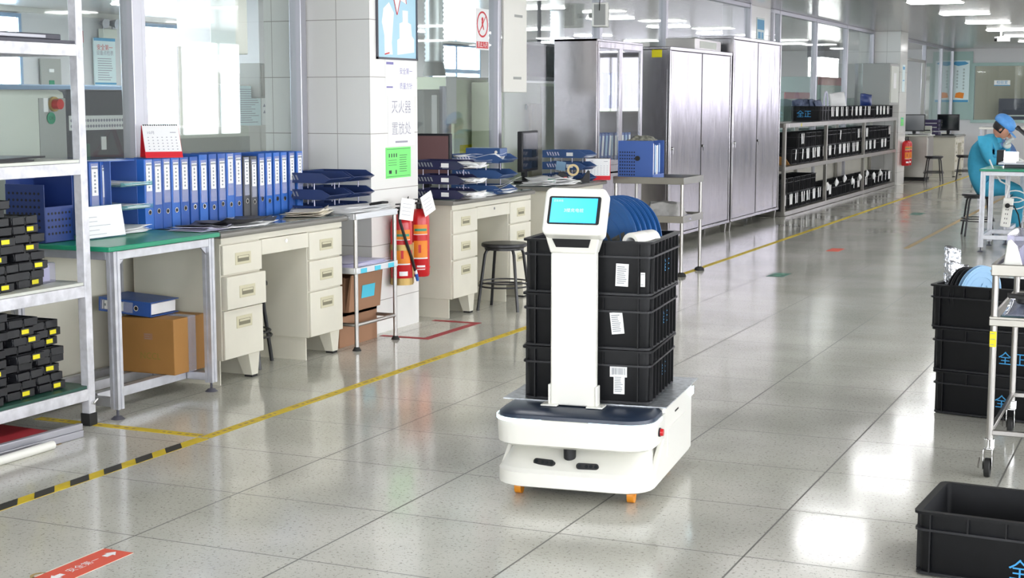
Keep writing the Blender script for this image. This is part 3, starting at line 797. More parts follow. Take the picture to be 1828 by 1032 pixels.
MB().box(-.016, TX1+.016, -.016, .0, .757, .80).box(-.016, TX1+.016, .80, .816, .757, .80).box(-.016, 0, 0, .80, .757, .80).box(TX1, TX1+.016, 0, .8, .757, .80).build('top_rim', 'steel_shelf', tr, bevel=.003)
MB().box(0, TX1, 0, .80, .757, .762).build('top_shelf', 'steel_shelf', tr)
MB().box(-.016, TX1+.016, -.016, .816, .592, .598).box(-.016, TX1+.016, -.016, -.010, .570, .605).box(-.016, -.010, -.01, .816, .570, .605).box(-.01, TX1+.016, .81, .816, .57, .605).box(TX1+.01, TX1+.016, -.01, .81, .57, .605).build('middle_shelf', 'steel_shelf', tr, bevel=.002)
MB().box(-.012, TX1, -.008, .008, .155, .175).box(-.012, TX1, .792, .808, .155, .175).box(-.008, .008, 0, .8, .155, .175).build('lower_rail', 'steel', tr, bevel=.003)
sticker(tr, '-y', (0, -.0145, .52), .024, .058, 'yellow_label', lines=3, name='yellow_label')
# on the trolley top: lilac clear box of reels, white stand; on the shelf: foil bag and black device
t = thing('clear_reel_box', 'lilac clear plastic box of reels on top of the steel trolley', 'box', (-.50, 6.10, .763), .0)
MB().prism(rrect(-.10, .30, -.2, .2, .04), 0, .135).build('box_body', 'clear_plastic', t)
mb = MB()
for q in range(7): mb.lathe([(.02, -.16+.05*q), (.055, -.16+.05*q), (.055, -.14+.05*q), (.02, -.14+.05*q)], (.0, 0, .062), 20, 'Y'); mb.lathe([(.02, -.16+.05*q), (.055, -.16+.05*q), (.055, -.14+.05*q), (.02, -.14+.05*q)], (.13, 0, .062), 20, 'Y')
mb.build('reels_inside', 'paper_lilac', t)
t = thing('white_stand', 'small white angled stand in front of lilac box on trolley', 'stand', (-.555, 5.865, .763), .15)
MB().prism([(-.05, 0), (.01, 0), (.03, .0), (.0, .10), (-.022, .125), (-.035, .12)], -.008, .008, 'Y').build('upright', 'white_plastic', t, bevel=.003)
MB().obox((-.05, 0, .03), (.10, .012, .008), Matrix.Rotation(-.6, 3, 'Y')).build('strut', 'white_plastic', t)
bag('clear plastic bag lying on the middle shelf of the steel trolley', (-.455, 5.83, .606), 0, .28, .30, -1.50, 'film', 11, 'plastic_bag', th=.018)
t = thing('black_device', 'black handheld device on plastic bag on the trolley shelf', 'device', (-.46, 5.97, .640), .2)
MB().prism(rrect(-.10, .12, -.05, .05, .02), 0, .035).build('device_body', 'black_plastic', t, bevel=.006)
MB().box(-.07, .03, -.052, -.045, .008, .027).build('keypad', 'recess', t)
MB().prism([(-.14, .03), (.16, .0), (.16, .012), (-.14, .045)], -.11, -.06, 'Y').build('strap', 'black_rubber', t, bevel=.002)
t = thing('glass_plate', 'thick greenish glass plate under the bag on trolley shelf', 'plate', (-.38, 6.0, .5985))
MB().box(-.22, .25, -.19, .2, 0, .006).build('plate', 'acrylic_teal', t, bevel=.001)

# ================================================================ LEFT RACK
rk = thing('metal_rack', 'worn aluminium shelf rack filled with black component trays', 'rack', (-4.30, 5.13, 0))
for px_, py_ in ((0, 0), (-.52, 0), (0, -1.55), (-.52, -1.55)):
    p = MB().box(px_-.021, px_+.021, py_-.021, py_+.021, .04, 2.0).build('post', 'aluminium_worn', rk, bevel=.003)
    MB().box(px_-.025, px_+.025, py_-.025, py_+.025, 0, .055).build('foot', 'black_rubber', p, bevel=.002)
    if px_ == 0: MB().cyl((.021, py_, .10), (.032, py_, .10), .009, n=8).tube([(.03, py_, .10), (.034, py_+.02, .115)], .004).build('bolt', 'chrome', p)
LV = (.115, .565, 1.09, 1.588)
for k, z in enumerate(LV):
    b = MB()
    b.box(-.018, .018, -1.53, -.02, z-.002, z+.048).box(-.538, -.502, -1.53, -.02, z, z+.045).box(-.50, -.02, -.018, .018, z, z+.045).box(-.50, -.02, -1.57, -1.53, z, z+.045)
    b.build('beam', 'aluminium_worn', rk, bevel=.002)
    MB().box(-.53, .012, -1.55, .012, z+.049, z+.062).build('shelf_board', ('green_dark', 'machine_grey', 'machine_grey', 'machine_dark')[k], rk, bevel=.001)
def tray_proto():
    t = thing('component_tray', 'black plastic component tray', 'tray')
    mb = MB()
    mb.prism([(-.135, .0), (.135, .0), (.145, .007), (.145, .030), (-.145, .030), (-.145, .007)], -.082, .082, 'Y')
    mb.box(.143, .150, -.080, -.006, .004, .036).box(.143, .150, .006, .080, .004, .036)
    for q in range(5): mb.box(-.12+.055*q, -.115+.055*q, -.084, .084, .005, .034)
    mb.box(-.145, .145, -.086, -.080, .022, .036).box(-.145, .145, .080, .086, .022, .036)
    mb.build('tray_body', 'tray_black', t, bevel=.0015, segs=1)
    MB().box(.141, .149, -.005, .005, -.001, .016).build('notch', 'recess', t, smooth=0)
    MB().box(.150, .1512, .006, .048, .012, .030).build('yellow_label', 'yellow_label', t, smooth=0)
    return t
TP = tray_proto(); first_tray = True
def stack_trays(z0, cols, where):
    global first_tray
    for ci, (y, n, x, lab, gp) in enumerate(cols):
        q = random.Random(ci*13+int(z0*100)); z = z0
        for k in range(n):
            rz = q.uniform(-.09, .09)+(.12 if k > n-4 and ci == len(cols)-1 else 0); loc = (x+q.uniform(-.022, .022), y+q.uniform(-.02, .02)+(0 if q.random() < .6 else .025), z)
            yl = (k in lab)
            nth = 'lowest' if k == 0 else ('topmost' if k == n-1 else '%s from bottom' % ORD[k])
            L = 'black tray%s, %s in the %s column, %s' % (' with yellow label' if yl else '', nth, gp, where)
            g = 'component trays on the rack'
            if first_tray:
                TP.location = loc; TP.rotation_euler = (0, 0, rz); tag(TP, L, group=g); first_tray = False
                if not yl:
                    pass
            else: dup(TP, loc, rz, L, g, skip=() if yl else ('yellow_label',))
            z += .0375
stack_trays(.178, ((4.93, 8, -4.50, (0, 2, 5, 6), 'near right'), (4.745, 9, -4.47, (0, 4, 6, 7), 'middle'), (4.56, 10, -4.46, (3, 6), 'left'), (4.375, 9, -4.46, (), 'far left')), 'lowest rack shelf')
stack_trays(.628, ((4.845, 8, -4.50, (0, 2, 4, 6), 'right'), (4.655, 10, -4.48, (0, 3, 5, 8), 'middle'), (4.47, 11, -4.47, (1, 4, 7), 'left')), 'second rack shelf')
t = thing('clear_tray_box', 'lilac clear plastic box beside the black trays on the rack', 'box', (-4.52, 5.01, .628), .1)
MB().box(-.12, .12, -.055, .055, 0, .085).build('box_body', 'clear_plastic', t, bevel=.006)
mb = MB()
for q in range(6): mb.box(-.1+.035*q, -.08+.035*q, -.045, .045, .005, .07)
mb.build('contents', 'paper_lilac', t)
def sheet(w, d, seed=0, curl=.02, n=10):
    q = random.Random(seed); a, b, c_ = q.uniform(0, 6), q.uniform(2, 5), q.uniform(0, 1)
    return lambda u, v: ((u-.5)*w, (v-.5)*d, curl*(max(0, math.sin(a+b*u))*u*u+c_*abs(v-.5)**2*2))
def papers(label, loc, rz, w=.21, d=.297, n=5, curl=.015, m='paper', seed=0, grp=None, name='paper_stack', cover=None, mess=.25):
    q = random.Random(seed); t = thing(name, label, 'papers', loc, rz, grp)
    mb = MB()
    for k in range(n):
        g = MB().grid(sheet(w, d, seed+k, curl*(.3+.7*k/max(1, n-1))), 8, 10)
        g.xf(Matrix.Translation((q.uniform(-.012, .012), q.uniform(-.012, .012), .0015+k*.0032)) @ Matrix.Rotation(q.uniform(-mess, mess), 4, 'Z')); mb.add(g.v, g.f)
    mb.build('sheets', m, t, solid=.0012)
    if cover:
        g = MB().grid(sheet(w*1.04, d*1.04, seed+99, curl*1.3), 8, 10).xf(Matrix.Translation((.02, .01, .002+n*.0032)) @ Matrix.Rotation(q.uniform(-.4, .4), 4, 'Z'))
        g.build('cover', cover, t, solid=.0015)
    return t
t = thing('circuit_board_pile', 'dark flat boards and green mat on the upper rack shelf', 'boards', (-4.5, 4.75, 1.153), .05)
MB().box(-.2, .18, -.25, .12, 0, .008).obox((.0, .05, .012), (.3, .42, .008), .2).build('dark_boards', 'tray_black', t)
MB().obox((-.05, -.16, .026), (.25, .22, .02), -.05).build('green_mat', 'green_mat', t, bevel=.004)
t = thing('flat_case', 'dark flat case lying on the rack top shelf', 'case', (-4.55, 4.6, 1.651))
MB().box(-.22, .24, -.5, .45, 0, .024).build('case_body', 'machine_dark', t, bevel=.004); MB().box(.24, .246, -.4, .35, .006, .018).build('case_edge', 'trim_alu', t)
# things on the floor under the rack
t = thing('parts_case', 'open flat case with red lining and aluminium edge under the rack', 'case', (-4.37, 4.62, 0), -.06)
MB().box(-.22, .17, -.42, .30, 0, .012).build('case_base', 'black_plastic', t, bevel=.002); MB().box(-.20, .15, -.40, .18, .012, .05).build('red_lining', 'tape_red', t, bevel=.004)
MB().box(.15, .19, -.42, .32, .0, .03).box(.16, .186, -.42, .32, .03, .058).build('aluminium_edge', 'trim_alu', t, bevel=.003)
t = thing('white_tube', 'white plastic tube lying on floor in front of the red case', 'tube', (-4.13, 4.40, .018), 0)
MB().lathe([(.012, -.3), (.018, -.3), (.018, .3), (.012, .3)], n=18, axis='Y').build('tube_wall', 'white_plastic', t); MB().lathe([(.0, -.3), (.0125, -.3), (.0125, -.29), (0, -.29)], n=14, axis='Y').build('end_plug', 'machine_mid', t)

# ================================================================ GREEN WORKBENCH
def alu_leg(par, x, y, z1, foot=True, w=.042, z0=.045):
    mb = MB(); h = w/2
    mb.prism([(x-h, y-h), (x-.006, y-h), (x-.004, y-h+.006), (x+.004, y-h+.006), (x+.006, y-h), (x+h, y-h), (x+h, y-.006), (x+h-.006, y-.004), (x+h-.006, y+.004), (x+h, y+.006), (x+h, y+h), (x+.006, y+h), (x+.004, y+h-.006), (x-.004, y+h-.006), (x-.006, y+h), (x-h, y+h), (x-h, y+.006), (x-h+.006, y+.004), (x-h+.006, y-.004), (x-h, y-.006)], z0, z1)
    l = mb.build('leg', 'aluminium', par)
    if foot: MB().cyl((x, y, .012), (x, y, z0+.01), .006, n=10).cyl((x, y, 0), (x, y, .014), .032, .016, n=18).build('foot', 'machine_dark', l)
    return l
def bench(name, label, x0, x1, y0, y1, ztop=.77, low=.055):
    t = thing(name, label, 'workbench', (x1, y0, 0)); w, d = x1-x0, y1-y0
    MB().box(-w, 0, 0, d, ztop-.022, ztop).build('tabletop', 'green_mat', t, bevel=.004)
    for a, b in ((-.03, .06), (-.03, d-.06), (-w+.03, .06), (-w+.03, d-.06)): alu_leg(t, a, b, ztop-.024)
    h = .02
    for z in (ztop-.062, low):
        if not z: continue
        for q, bx4 in enumerate(((-.03-h, -.03+h, .081, d-.081), (-w+.03-h, -w+.03+h, .081, d-.081), (-w+.051, -.051, .06-h, .06+h), (-w+.051, -.051, d-.06-h, d-.06+h))):
            if z == low and q == 0: continue
            MB().box(*bx4, z, z+.038).build('frame_rail', 'aluminium', t, bevel=.002)
    return t
gb = bench('green_workbench', 'green topped aluminium workbench between rack and first desk', -4.84, -4.235, 5.22, 6.045)
MB().box(-.40, -.36, .085, .74, .056, .0995).build('lower_rail', 'aluminium', gb); MB().box(-.20, -.16, .085, .74, .056, .0995).build('lower_rail', 'aluminium', gb)
for yy in (.085, .745): MB().prism([(yy, .67), (yy+(.05 if yy < .4 else -.05), .712), (yy, .712)], -.034, -.026, 'X').build('bracket', 'aluminium', gb)

bx = thing('cardboard_box', 'taped brown cardboard box under the green workbench', 'box', (-4.49, 5.93, .101), 0)
MB().box(-.16, .15, -.13, .13, 0, .268).build('box_body', 'cardboard', bx, bevel=.004)
MB().box(-.155, .15, -.02, .04, .268, .270).box(.150, .152, -.02, .04, .0, .270).build('clear_tape', 'film', bx)
sticker(bx, '-y', (-.0, -.1305, .18), .05, .03, 'cardboard_brown', lines=3, name='faint_print')
MB().mesh(text_mesh('NCCL'), facing('-y', (.01, -.1312, .085), .045)).build('green_print', 'print_olive', bx, smooth=0)
def binder(label, loc, rz=0, m='binder_blue', lab='paper', h=.325, w=.072, d=.22, grp=None, hole=.085, lz=None, name='ring_binder'):
    """lever arch file standing with its spine on +x; origin bottom centre of spine"""
    t = thing(name, label, 'binder', loc, rz, grp); y = w/2; tk = .004
    MB().box(-d, -.002, -y, -y+tk, 0, h).box(-d, -.002, y-tk, y, 0, h).prism(rrect(-.004, .0, -y, y, .0015, 2), 0, h).build('cover', m, t, bevel=.001, segs=1)
    MB().box(-d+.012, -.012, -y+.008, y-.010, .012, h-.022).build('pages', 'paper', t, smooth=0)
    lz = h*.72 if lz is None else lz
    l = MB().box(.0002, .0026, -y*.60, y*.60, lz-h*.20, lz+h*.20).build('spine_label', lab, t, smooth=0)
    mb = MB(); q = random.Random(int(loc[1]*1000))
    mb.box(.0026, .0030, -y*.60, y*.60, lz+h*.16, lz+h*.185)
    for k in range(6): mb.box(.0026, .0030, -.006, .006, lz-h*.16+k*.018, lz-h*.16+k*.018+q.uniform(.007, .012))
    mb.build('lettering', 'label_print', l, smooth=0)
    MB().lathe([(.0095, 0), (.0135, 0), (.0135, .003), (.0095, .003), (.0095, 0)], (0, 0, hole), 18, 'X').build('finger_ring', 'chrome', t)
    MB().lathe([(.0, .0002), (.0098, .0002), (.0098, .0012), (.0, .0012)], (0, 0, hole), 14, 'X').build('finger_hole', 'recess', t)
    MB().box(.0003, .0022, -y*.72, y*.72, lz-h*.38, lz+h*.24).build('clear_pocket', 'film', t, smooth=0)
    return t
# blue binder lying flat on the cardboard box
bl = binder('blue ring binder lying flat on top of the cardboard box', (0, 0, 0), 0, h=.31, w=.07)
bl.matrix_basis = Matrix.Translation((-4.47, 5.80, .4085)) @ Matrix.Rotation(.05, 4, 'Y') @ Matrix(((0, 0, -1, 0), (-1, 0, 0, 0), (0, 1, 0, 0), (0, 0, 0, 1)))
# binders: three left of the tray tower, eleven blue, two grey, six blue
def brow(ys, specs, x, lab0, grp):
    for k, (y, (m, h, w)) in enumerate(zip(ys, specs)):
        binder('%s, %s' % ({'binder_blue': 'blue', 'binder_blue_light': 'bright blue', 'binder_grey': 'dark grey', 'binder_navy': 'deep blue'}[m]+' lever arch binder', lab0(k)), (x, y, .771), R.uniform(-.02, .02), m, h=h, w=w, grp=grp, hole=R.uniform(.075, .095), lz=h*R.uniform(.68, .76))
bx_ = -4.62
ys1 = [gx(x, 300, bx_)[1] for x in (265, 281, 297, 313, 329, 346, 363, 380, 396, 411, 425)]
brow(ys1, [('binder_blue' if k % 3 else 'binder_blue_light', .346+.008*(k > 5), .069) for k in range(11)], bx_, lambda k: '%s in the row counted from the tray organiser' % ORD[k], 'binders in the long row')
ys2 = [gx(x, 300, bx_)[1] for x in (440, 453, 467, 480, 494, 507, 521, 535)]
brow(ys2, [('binder_grey', .330, .062)]*2+[('binder_blue_light' if k in (1, 2, 3, 5) else 'binder_blue', .343, .062) for k in range(6)], bx_, lambda k: ('nearer' if k == 0 else 'farther')+' one of the two grey binders in the row' if k < 2 else '%s of the six blue ones beyond the grey binders' % ORD[k-2], 'binders in the long row')
brow([gx(168, 300, -4.66)[1], gx(187, 300, -4.66)[1]], [('binder_blue', .345, .07)]*2, -4.66, lambda k: ('nearer' if k == 0 else 'farther')+' of the pair between rack post and tray tower', 'binders left of the tray tower')
# tray tower between them: blue panel with teal acrylic shelves and papers
t = thing('tray_tower', 'blue desk organiser with three teal acrylic shelves holding papers', 'organiser', (-4.62, 5.848, .771)); t.scale = (1, .82, 1)
MB().box(-.22, .0, -.155, -.150, 0, .345).box(-.22, -.215, -.15, .15, 0, .33).box(-.22, -.04, .145, .150, 0, .345).box(-.215, -.05, -.15, .145, .34, .345).build('blue_case', 'file_blue', t, bevel=.001)
for k, z in enumerate((.115, .225)):
    MB().box(-.21, .055, -.148, .143, z, z+.004).box(.052, .056, -.148, .143, z, z+.02).build('shelf', 'acrylic_teal', t)
for k, z in enumerate((.002, .121, .231)):
    papers('stack of white papers on the %s shelf of the blue organiser' % ('bottom', 'middle', 'top')[k], (-4.68, 5.848, .771+z), 1.55, .17, .24, 7 if k == 0 else 4, .012, seed=40+k, mess=.1, grp='papers in the blue organiser')
# perforated file holder behind the trays, seen through the rack
t = thing('magazine_file', 'dark blue perforated magazine file behind the black component trays', 'file holder', (-4.60, 5.335, .771), .0)
mb = MB().box(-.22, 0, -.095, -.091, 0, .26).box(-.22, 0, .091, .095, 0, .31).box(-.22, -.216, -.09, .09, 0, .31).box(-.216, 0, -.09, .09, 0, .004).box(-.004, 0, -.09, .09, 0, .16)
mb.build('file_body', 'binder_navy', t, bevel=.001)
mb = MB()
for a in range(7):
    for b in range(4): mb.cyl((.0002, -.07+.023*a, .04+.03*b), (.0012, -.07+.023*a, .04+.03*b), .006, n=8)
mb.build('perforation', 'recess', t, smooth=0); mb = MB()
for a in range(8):
    for b in range(7): mb.cyl((-.03-.024*a, -.0952, .04+.03*b), (-.03-.024*a, -.0962, .04+.03*b), .006, n=8)
mb.build('perforation', 'recess', t, smooth=0)
# white card holder standing on the green top
ch_ = thing('card_holder', 'white card in a clear upright stand on the green workbench', 'card stand', (-4.50, 5.43, .771), -.05)
a0, a1 = (-4.535, 5.42, 0), (-4.53, 5.705, 0)
ch_.location = ((a0[0]+a1[0])/2, (a0[1]+a1[1])/2-.0, .771); ch_.rotation_euler = (0, 0, math.atan2(a1[1]-a0[1], a1[0]-a0[0]))
MB().box(-.143, .143, -.003, .003, .002, .152).xf(Matrix.Rotation(-.16, 4, 'X')).build('holder', 'acrylic_teal', ch_)
o = MB().box(-.141, .141, -.0045, -.0032, .006, .150).xf(Matrix.Rotation(-.16, 4, 'X')).build('card', 'paper', ch_, smooth=0)
mb = MB()
for k in range(5): mb.box(-.13, R.uniform(-.05, .1), -.0052, -.0046, .02+.02*k, .022+.02*k)
mb.xf(Matrix.Rotation(-.16, 4, 'X')).build('print', 'ink_grey', o, smooth=0)
MB().box(-.15, .15, -.0, .06, 0, .003).build('base', 'acrylic_teal', ch_)
# desk calendar standing on the binders
cal = thing('desk_calendar', 'white tent calendar with red base standing on top of the binders', 'calendar', (-4.72, 6.24, 1.118), .85)
def calendar(t, w=.17, h=.165, dp=.05):
    MB().prism([(-dp, 0), (.045, 0), (.045, .004), (-dp, .004)], -w/2, w/2, 'X').prism([(.045, 0), (.048, .003), (.003, h), (0, h)], -w/2, w/2, 'X').prism([(-dp, 0), (-dp+.003, .0), (.003, h), (0, h)], -w/2, w/2, 'X').build('tent', 'red_flat', t)
    a = math.atan2(dp, h)
    mx = Matrix.Translation((0, -dp, 0)) @ Matrix.Rotation(-a, 4, 'X')
    pg = MB().box(-w/2+.002, w/2-.002, -.0022, -.0008, .034, math.hypot(h, dp)).xf(mx).build('page', 'paper', t, smooth=0)
    mb = MB()
    for r_ in range(5):
        for c_ in range(7): mb.box(-w*.38+c_*w*.125, -w*.38+c_*w*.125+.006, -.0030, -.0023, .045+r_*.017, .049+r_*.017)
    mb.mesh(text_mesh('10月'), facing('-y', (-w*.28, -.0030, h*.88), .020)); mb.box(w*.24, w*.4, -.0030, -.0023, h*.88, h*.90)
    mb.xf(mx).build('print', 'ink_grey', pg, smooth=0)
    mb = MB()
    for k in range(16): mb.cyl((-w*.44+k*w*.059, 0, h-.004), (-w*.44+k*w*.059+.001, 0, h+.004), .005, n=6)
    mb.build('ring_binding', 'black_metal', t)
calendar(cal, .185, .16, .095)

# ================================================================ CREAM METAL DESKS
def desk(label, y0, y1, open2=False, x1=-4.25, x0=-4.84, ztop=.77):
    """two-pedestal steel desk, fronts facing +x"""
    t = thing('metal_desk', label, 'desk', (x1, y0, 0)); L = y1-y0; D = x1-x0
    MB().prism([(-D, .735), (-.004, .735), (0, .742), (0, .758), (-.012, .766), (-D, .766)], 0, L, 'Y').build('desktop', 'desk_edge', t, bevel=.002)
    MB().box(-D+.01, -.022, .012, L-.012, .766, .771).build('glass_top', 'desk_top', t)
    pw = .365
    if L < 1.23: pw = .345
    ys = ((.035, .035+pw), (L-.035-pw, L-.035))
    fx = -.035
    for k, (a, b) in enumerate(ys):
        pd = MB().box(-D+.03, fx, a, b, .125, .735).build('pedestal', 'cream_metal', t, bevel=.003)
        for ya in (a+.012, b-.02): MB().box(-D+.03, fx-.025, ya, ya+.008, .0, .126).build('plinth', 'cream_metal', pd)
        zz = (.125, .375, .545, .700)
        for j in range(3):
            ex = .022 if (open2 and k == 0 and j == 1) else 0
            dr = MB().box(fx, fx+.016+ex, a+.003, b-.003, zz[j]+.005, zz[j+1]-.003)
            dr = dr.build('drawer', 'cream_metal', t, bevel=.003)
            yc, zc = (a+b)/2, (zz[j]+zz[j+1])/2+(.0 if j else .055)
            MB().box(fx+.016+ex, fx+.019+ex, yc-.068, yc+.068, zc-.030, zc+.030).build('handle', 'cream_handle', dr, bevel=.0015)
            MB().box(fx+.0192+ex, fx+.0198+ex, yc-.050, yc+.050, zc-.016, zc+.014).build('recess', 'handle_dark', dr, smooth=0)
            MB().box(fx+.0198+ex, fx+.0206+ex, yc-.045, yc+.045, zc+.002, zc+.012).build('grip', 'cream_handle', dr, smooth=0)
        for (lx, ly, sg) in ((fx-.045, b-.075, 1), (-D+.08, b-.075, 1)):
            l = MB().add([(lx-.04, ly-.035, .125), (lx+.04, ly-.035, .125), (lx+.04, ly+.065, .125), (lx-.04, ly+.065, .125), (lx-.012, ly-.005, .012), (lx+.038, ly-.005, .012), (lx+.038, ly+.050, .012), (lx-.012, ly+.050, .012)],
                         [(0, 1, 2, 3), (7, 6, 5, 4), (0, 4, 5, 1), (1, 5, 6, 2), (2, 6, 7, 3), (3, 7, 4, 0)]).build('leg', 'cream_metal', t)
            MB().box(lx-.01, lx+.036, ly, ly+.046, 0, .014).build('foot', 'black_rubber', l)
    MB().box(fx, fx+.012, .03, L-.03, .703, .735).build('top_rail', 'cream_metal', t, bevel=.002)
    cd = MB().box(fx-.4, fx+.014, ys[0][1]+.003, ys[1][0]-.003, .620, .700).build('centre_drawer', 'cream_metal', t, bevel=.003)
    MB().cyl((fx+.014, L/2, .675), (fx+.018, L/2, .675), .009, n=14).build('lock', 'chrome', cd)
    MB().box(-D+.03, -D+.036, ys[0][1], ys[1][0], .15, .70).build('back_panel', 'desk_side', t)
    return t
D1Y0, D1Y1 = 6.075, 7.29
desk('cream metal desk with three drawers each side next to the green workbench', D1Y0, D1Y1, True)
D2Y0, D2Y1 = 8.62, 9.95
desk('cream metal desk with black stool, just beyond the tiled column', D2Y0, D2Y1)
D3Y0, D3Y1 = 10.28, 11.42
desk('cream metal desk behind the robot next to the glass-fronted cabinet', D3Y0, D3Y1)
# things on desk one
def leaf(label, loc, rz, seed, n=4, **k): return papers(label, loc, rz, seed=seed, n=n, **k)
z1 = .772
leaf('black and white magazines in a loose pile before the binders', (-4.40, 6.55, z1), .5, 3, 6, m='paper', cover='black_plastic', curl=.02)
leaf('thin dark booklet lying across the end of the green bench', (-4.40, 6.13, z1+.001), .2, 9, 3, m='paper_lilac', cover='machine_dark', curl=.03)
leaf('folded dark leaflet between the booklet and the magazines', (-4.36, 6.32, z1), -.3, 12, 3, m='paper', cover='tray_black', curl=.025)
def letter_tray(label, loc, rz, m='tray_blue', tiers=3, pitch=.093, w=.26, d=.33, grp=None, fill=True, lab=False):
    """stack of desk trays; open ends face local +y, long side along y"""
    t = thing('letter_tray', label, 'letter tray', loc, rz, grp)
    for k in range(tiers):
        z = k*pitch
        mb = MB()
        mb.box(-w/2, w/2, -d/2, d/2, z, z+.003)
        for sx in (-1, 1):
            mb.prism([(-d/2, z), (d/2-.015, z), (d/2+.03, z+.025), (d/2-.03, z+.058), (-d/2, z+.058)], sx*w/2-.002, sx*w/2+.002, 'X')
        mb.box(-w/2, w/2, -d/2, -d/2+.003, z, z+.058)
        mb.prism([(d/2-.015, z), (d/2+.03, z+.025), (d/2+.028, z+.028), (d/2-.017, z+.003)], -w/2, w/2, 'X')
        o = mb.build('tray', m, t, bevel=.001, segs=1)
        for sx in (-1, 1):
            sl = MB()
            for q in range(5): sl.prism([(-d*.36+.022*q, z+.018), (-d*.36+.022*q+.010, z+.018), (-d*.36+.022*q-.002, z+.045), (-d*.36+.022*q-.012, z+.045)], sx*(w/2+.0022)-.0005, sx*(w/2+.0022)+.0005, 'X')
            sl.build('slots', 'paper_lilac' if m == 'tray_blue' else 'label_print', o, smooth=0)
        if lab: MB().box(w/2+.0022, w/2+.003, d*.1, d*.26, z+.015, z+.042).build('label', 'paper', o, smooth=0)
        if k < tiers-1:
            for sx in (-1, 1):
                for yy in (-.1, .08): MB().cyl((sx*(w/2-.006), yy, z+.05), (sx*(w/2-.006), yy, z+pitch), .003, n=8).build('riser', 'paper_lilac', t)
    return t
letter_tray('navy three-tier letter tray at the right end of the first desk', (-4.56, 7.425, z1-.02), -PI/2, 'tray_slate', w=.235, d=.32)
letter_tray('second navy three-tier letter tray, beside the tiled column', (-4.55, 7.68, z1-.02), -PI/2, 'tray_slate', w=.235, d=.32)
papers('loose warm white papers on the right corner of the first desk', (-4.42, 7.14, z1), .3, n=5, curl=.03, m='paper_warm', seed=21)
# small stainless rack right of desk one
rs = thing('steel_paper_rack', 'small stainless rack full of papers between desk and tiled column', 'rack', (-4.215, 7.31, 0))
RL, RD = .455, .58
for a in (0, -RD):
    for b in (0, RL):
        l = MB().tube([(a, b, .02), (a, b, .775)], .0125, 12).build('leg', 'steel', rs)
        MB().cyl((a, b, 0), (a, b, .022), .026, .014, n=16).build('foot', 'black_rubber', l)
for z, nm in ((.745, 'top_shelf'), (.440, 'middle_shelf')):
    MB().box(-RD, 0, 0, RL, z, z+.004).box(-.002, .014, -.012, RL+.012, z-.005, z+.03).box(-RD-.014, -RD+.0, -.012, RL+.012, z-.005, z+.03).box(-RD, 0, -.014, -.010, z-.005, z+.03).box(-RD, 0, RL+.01, RL+.014, z-.005, z+.03).build(nm, 'tag_metal', rs, bevel=.002)
tube_('lower_rail', [(0, 0, .145), (0, RL, .145)], .0105, rs); tube_('lower_rail', [(-RD, 0, .145), (-RD, RL, .145)], .0105, rs)
tube_('cross_rail', [(0, RL, .145), (-RD, RL, .145)], .0105, rs); tube_('cross_rail', [(0, 0, .145), (-RD, 0, .145)], .0105, rs)
for k in range(3): MB().box(.0142, .0152, .03+.16*k, .10+.16*k, .437, .463).build('cyan_label', 'cyan_label', rs, smooth=0)
papers('thick messy pile of white papers on top of the small stainless rack', (-4.31, 7.52, .750), 1.5, .42, .16, 15, .03, seed=31, mess=.12)
papers('messy lilac papers on the middle shelf of the small stainless rack', (-4.40, 7.53, .445), 1.5, .40, .30, 12, .02, 'paper_lilac', seed=33, mess=.2)
t = thing('black_clip', 'black bulldog clip on the papers on small stainless rack', 'clip', (-4.27, 7.68, .803), .4)
MB().tube([(-.05, -.03, 0), (.02, -.04, .012), (.05, 0, .012), (.02, .04, .01), (-.05, .03, 0)], .007, 8).build('clip_body', 'black_rubber', t)
t = thing('cardboard_box', 'upright brown carton with a cyan label under the stainless rack', 'box', (-4.43, 7.53, .18), 0)
MB().box(-.15, .10, -.15, .22, .0, .02).box(-.15, -.145, -.15, .22, .0, .22).box(-.15, .10, -.15, -.145, 0, .22).box(-.15, .10, .215, .22, 0, .22).box(.095, .10, -.145, .215, 0, .215).build('carton', 'cardboard_brown', t)
MB().prism([(.10, .02), (.125, .022), (.145, .235), (.138, .235)], -.15, .215, 'Y').build('flap', 'cardboard_brown', t)
MB().prism([(.1325, .09), (.1335, .09), (.1415, .165), (.1405, .165)], -.02, .13, 'Y').build('cyan_label', 'cyan_label', t, smooth=0)
t = thing('cardboard_box', 'flat brown carton on the floor under the stainless rack', 'box', (-4.50, 7.50, 0), 0)
MB().box(-.20, .16, -.17, .27, 0, .178).build('carton', 'cardboard_brown', t, bevel=.003); MB().box(-.02, .02, -.1705, .2705, 0, .179).build('tape', 'film', t)
def stool(label, loc, rz=0, zs=.45, r=.155, grp=None):
    t = thing('round_stool', label, 'stool', loc, rz, grp)
    MB().lathe([(0, zs-.028), (r*.93, zs-.028), (r, zs-.02), (r, zs-.006), (r*.96, zs), (0, zs)], n=32).build('seat', 'black_metal', t)
    MB().lathe([(r*.72, zs-.045), (r*.86, zs-.045), (r*.86, zs-.028), (r*.72, zs-.028)], n=24).build('seat_ring', 'black_metal', t)
    for k in range(4):
        a = PI/4+k*PI/2; c, s = math.cos(a), math.sin(a)
        MB().tube([(c*.10, s*.10, zs-.038), (c*.13, s*.13, zs-.045), (c*.145, s*.145, zs-.075), (c*.20, s*.20, .0)], .0105, 10).build('leg', 'black_metal', t)
    MB().tube([(math.cos(a)*.172, math.sin(a)*.172, .16) for a in [2*PI*i/24 for i in range(25)]], .006, 8).build('foot_ring', 'black_metal', t)
    MB().tube([(math.cos(a)*.166, math.sin(a)*.166, .185) for a in [2*PI*i/24 for i in range(25)]], .005, 8).build('foot_ring', 'black_metal', t)
    return t
stool('black round stool pulled in front of the desk beyond the column', (-4.17, 9.23, 0), .1)
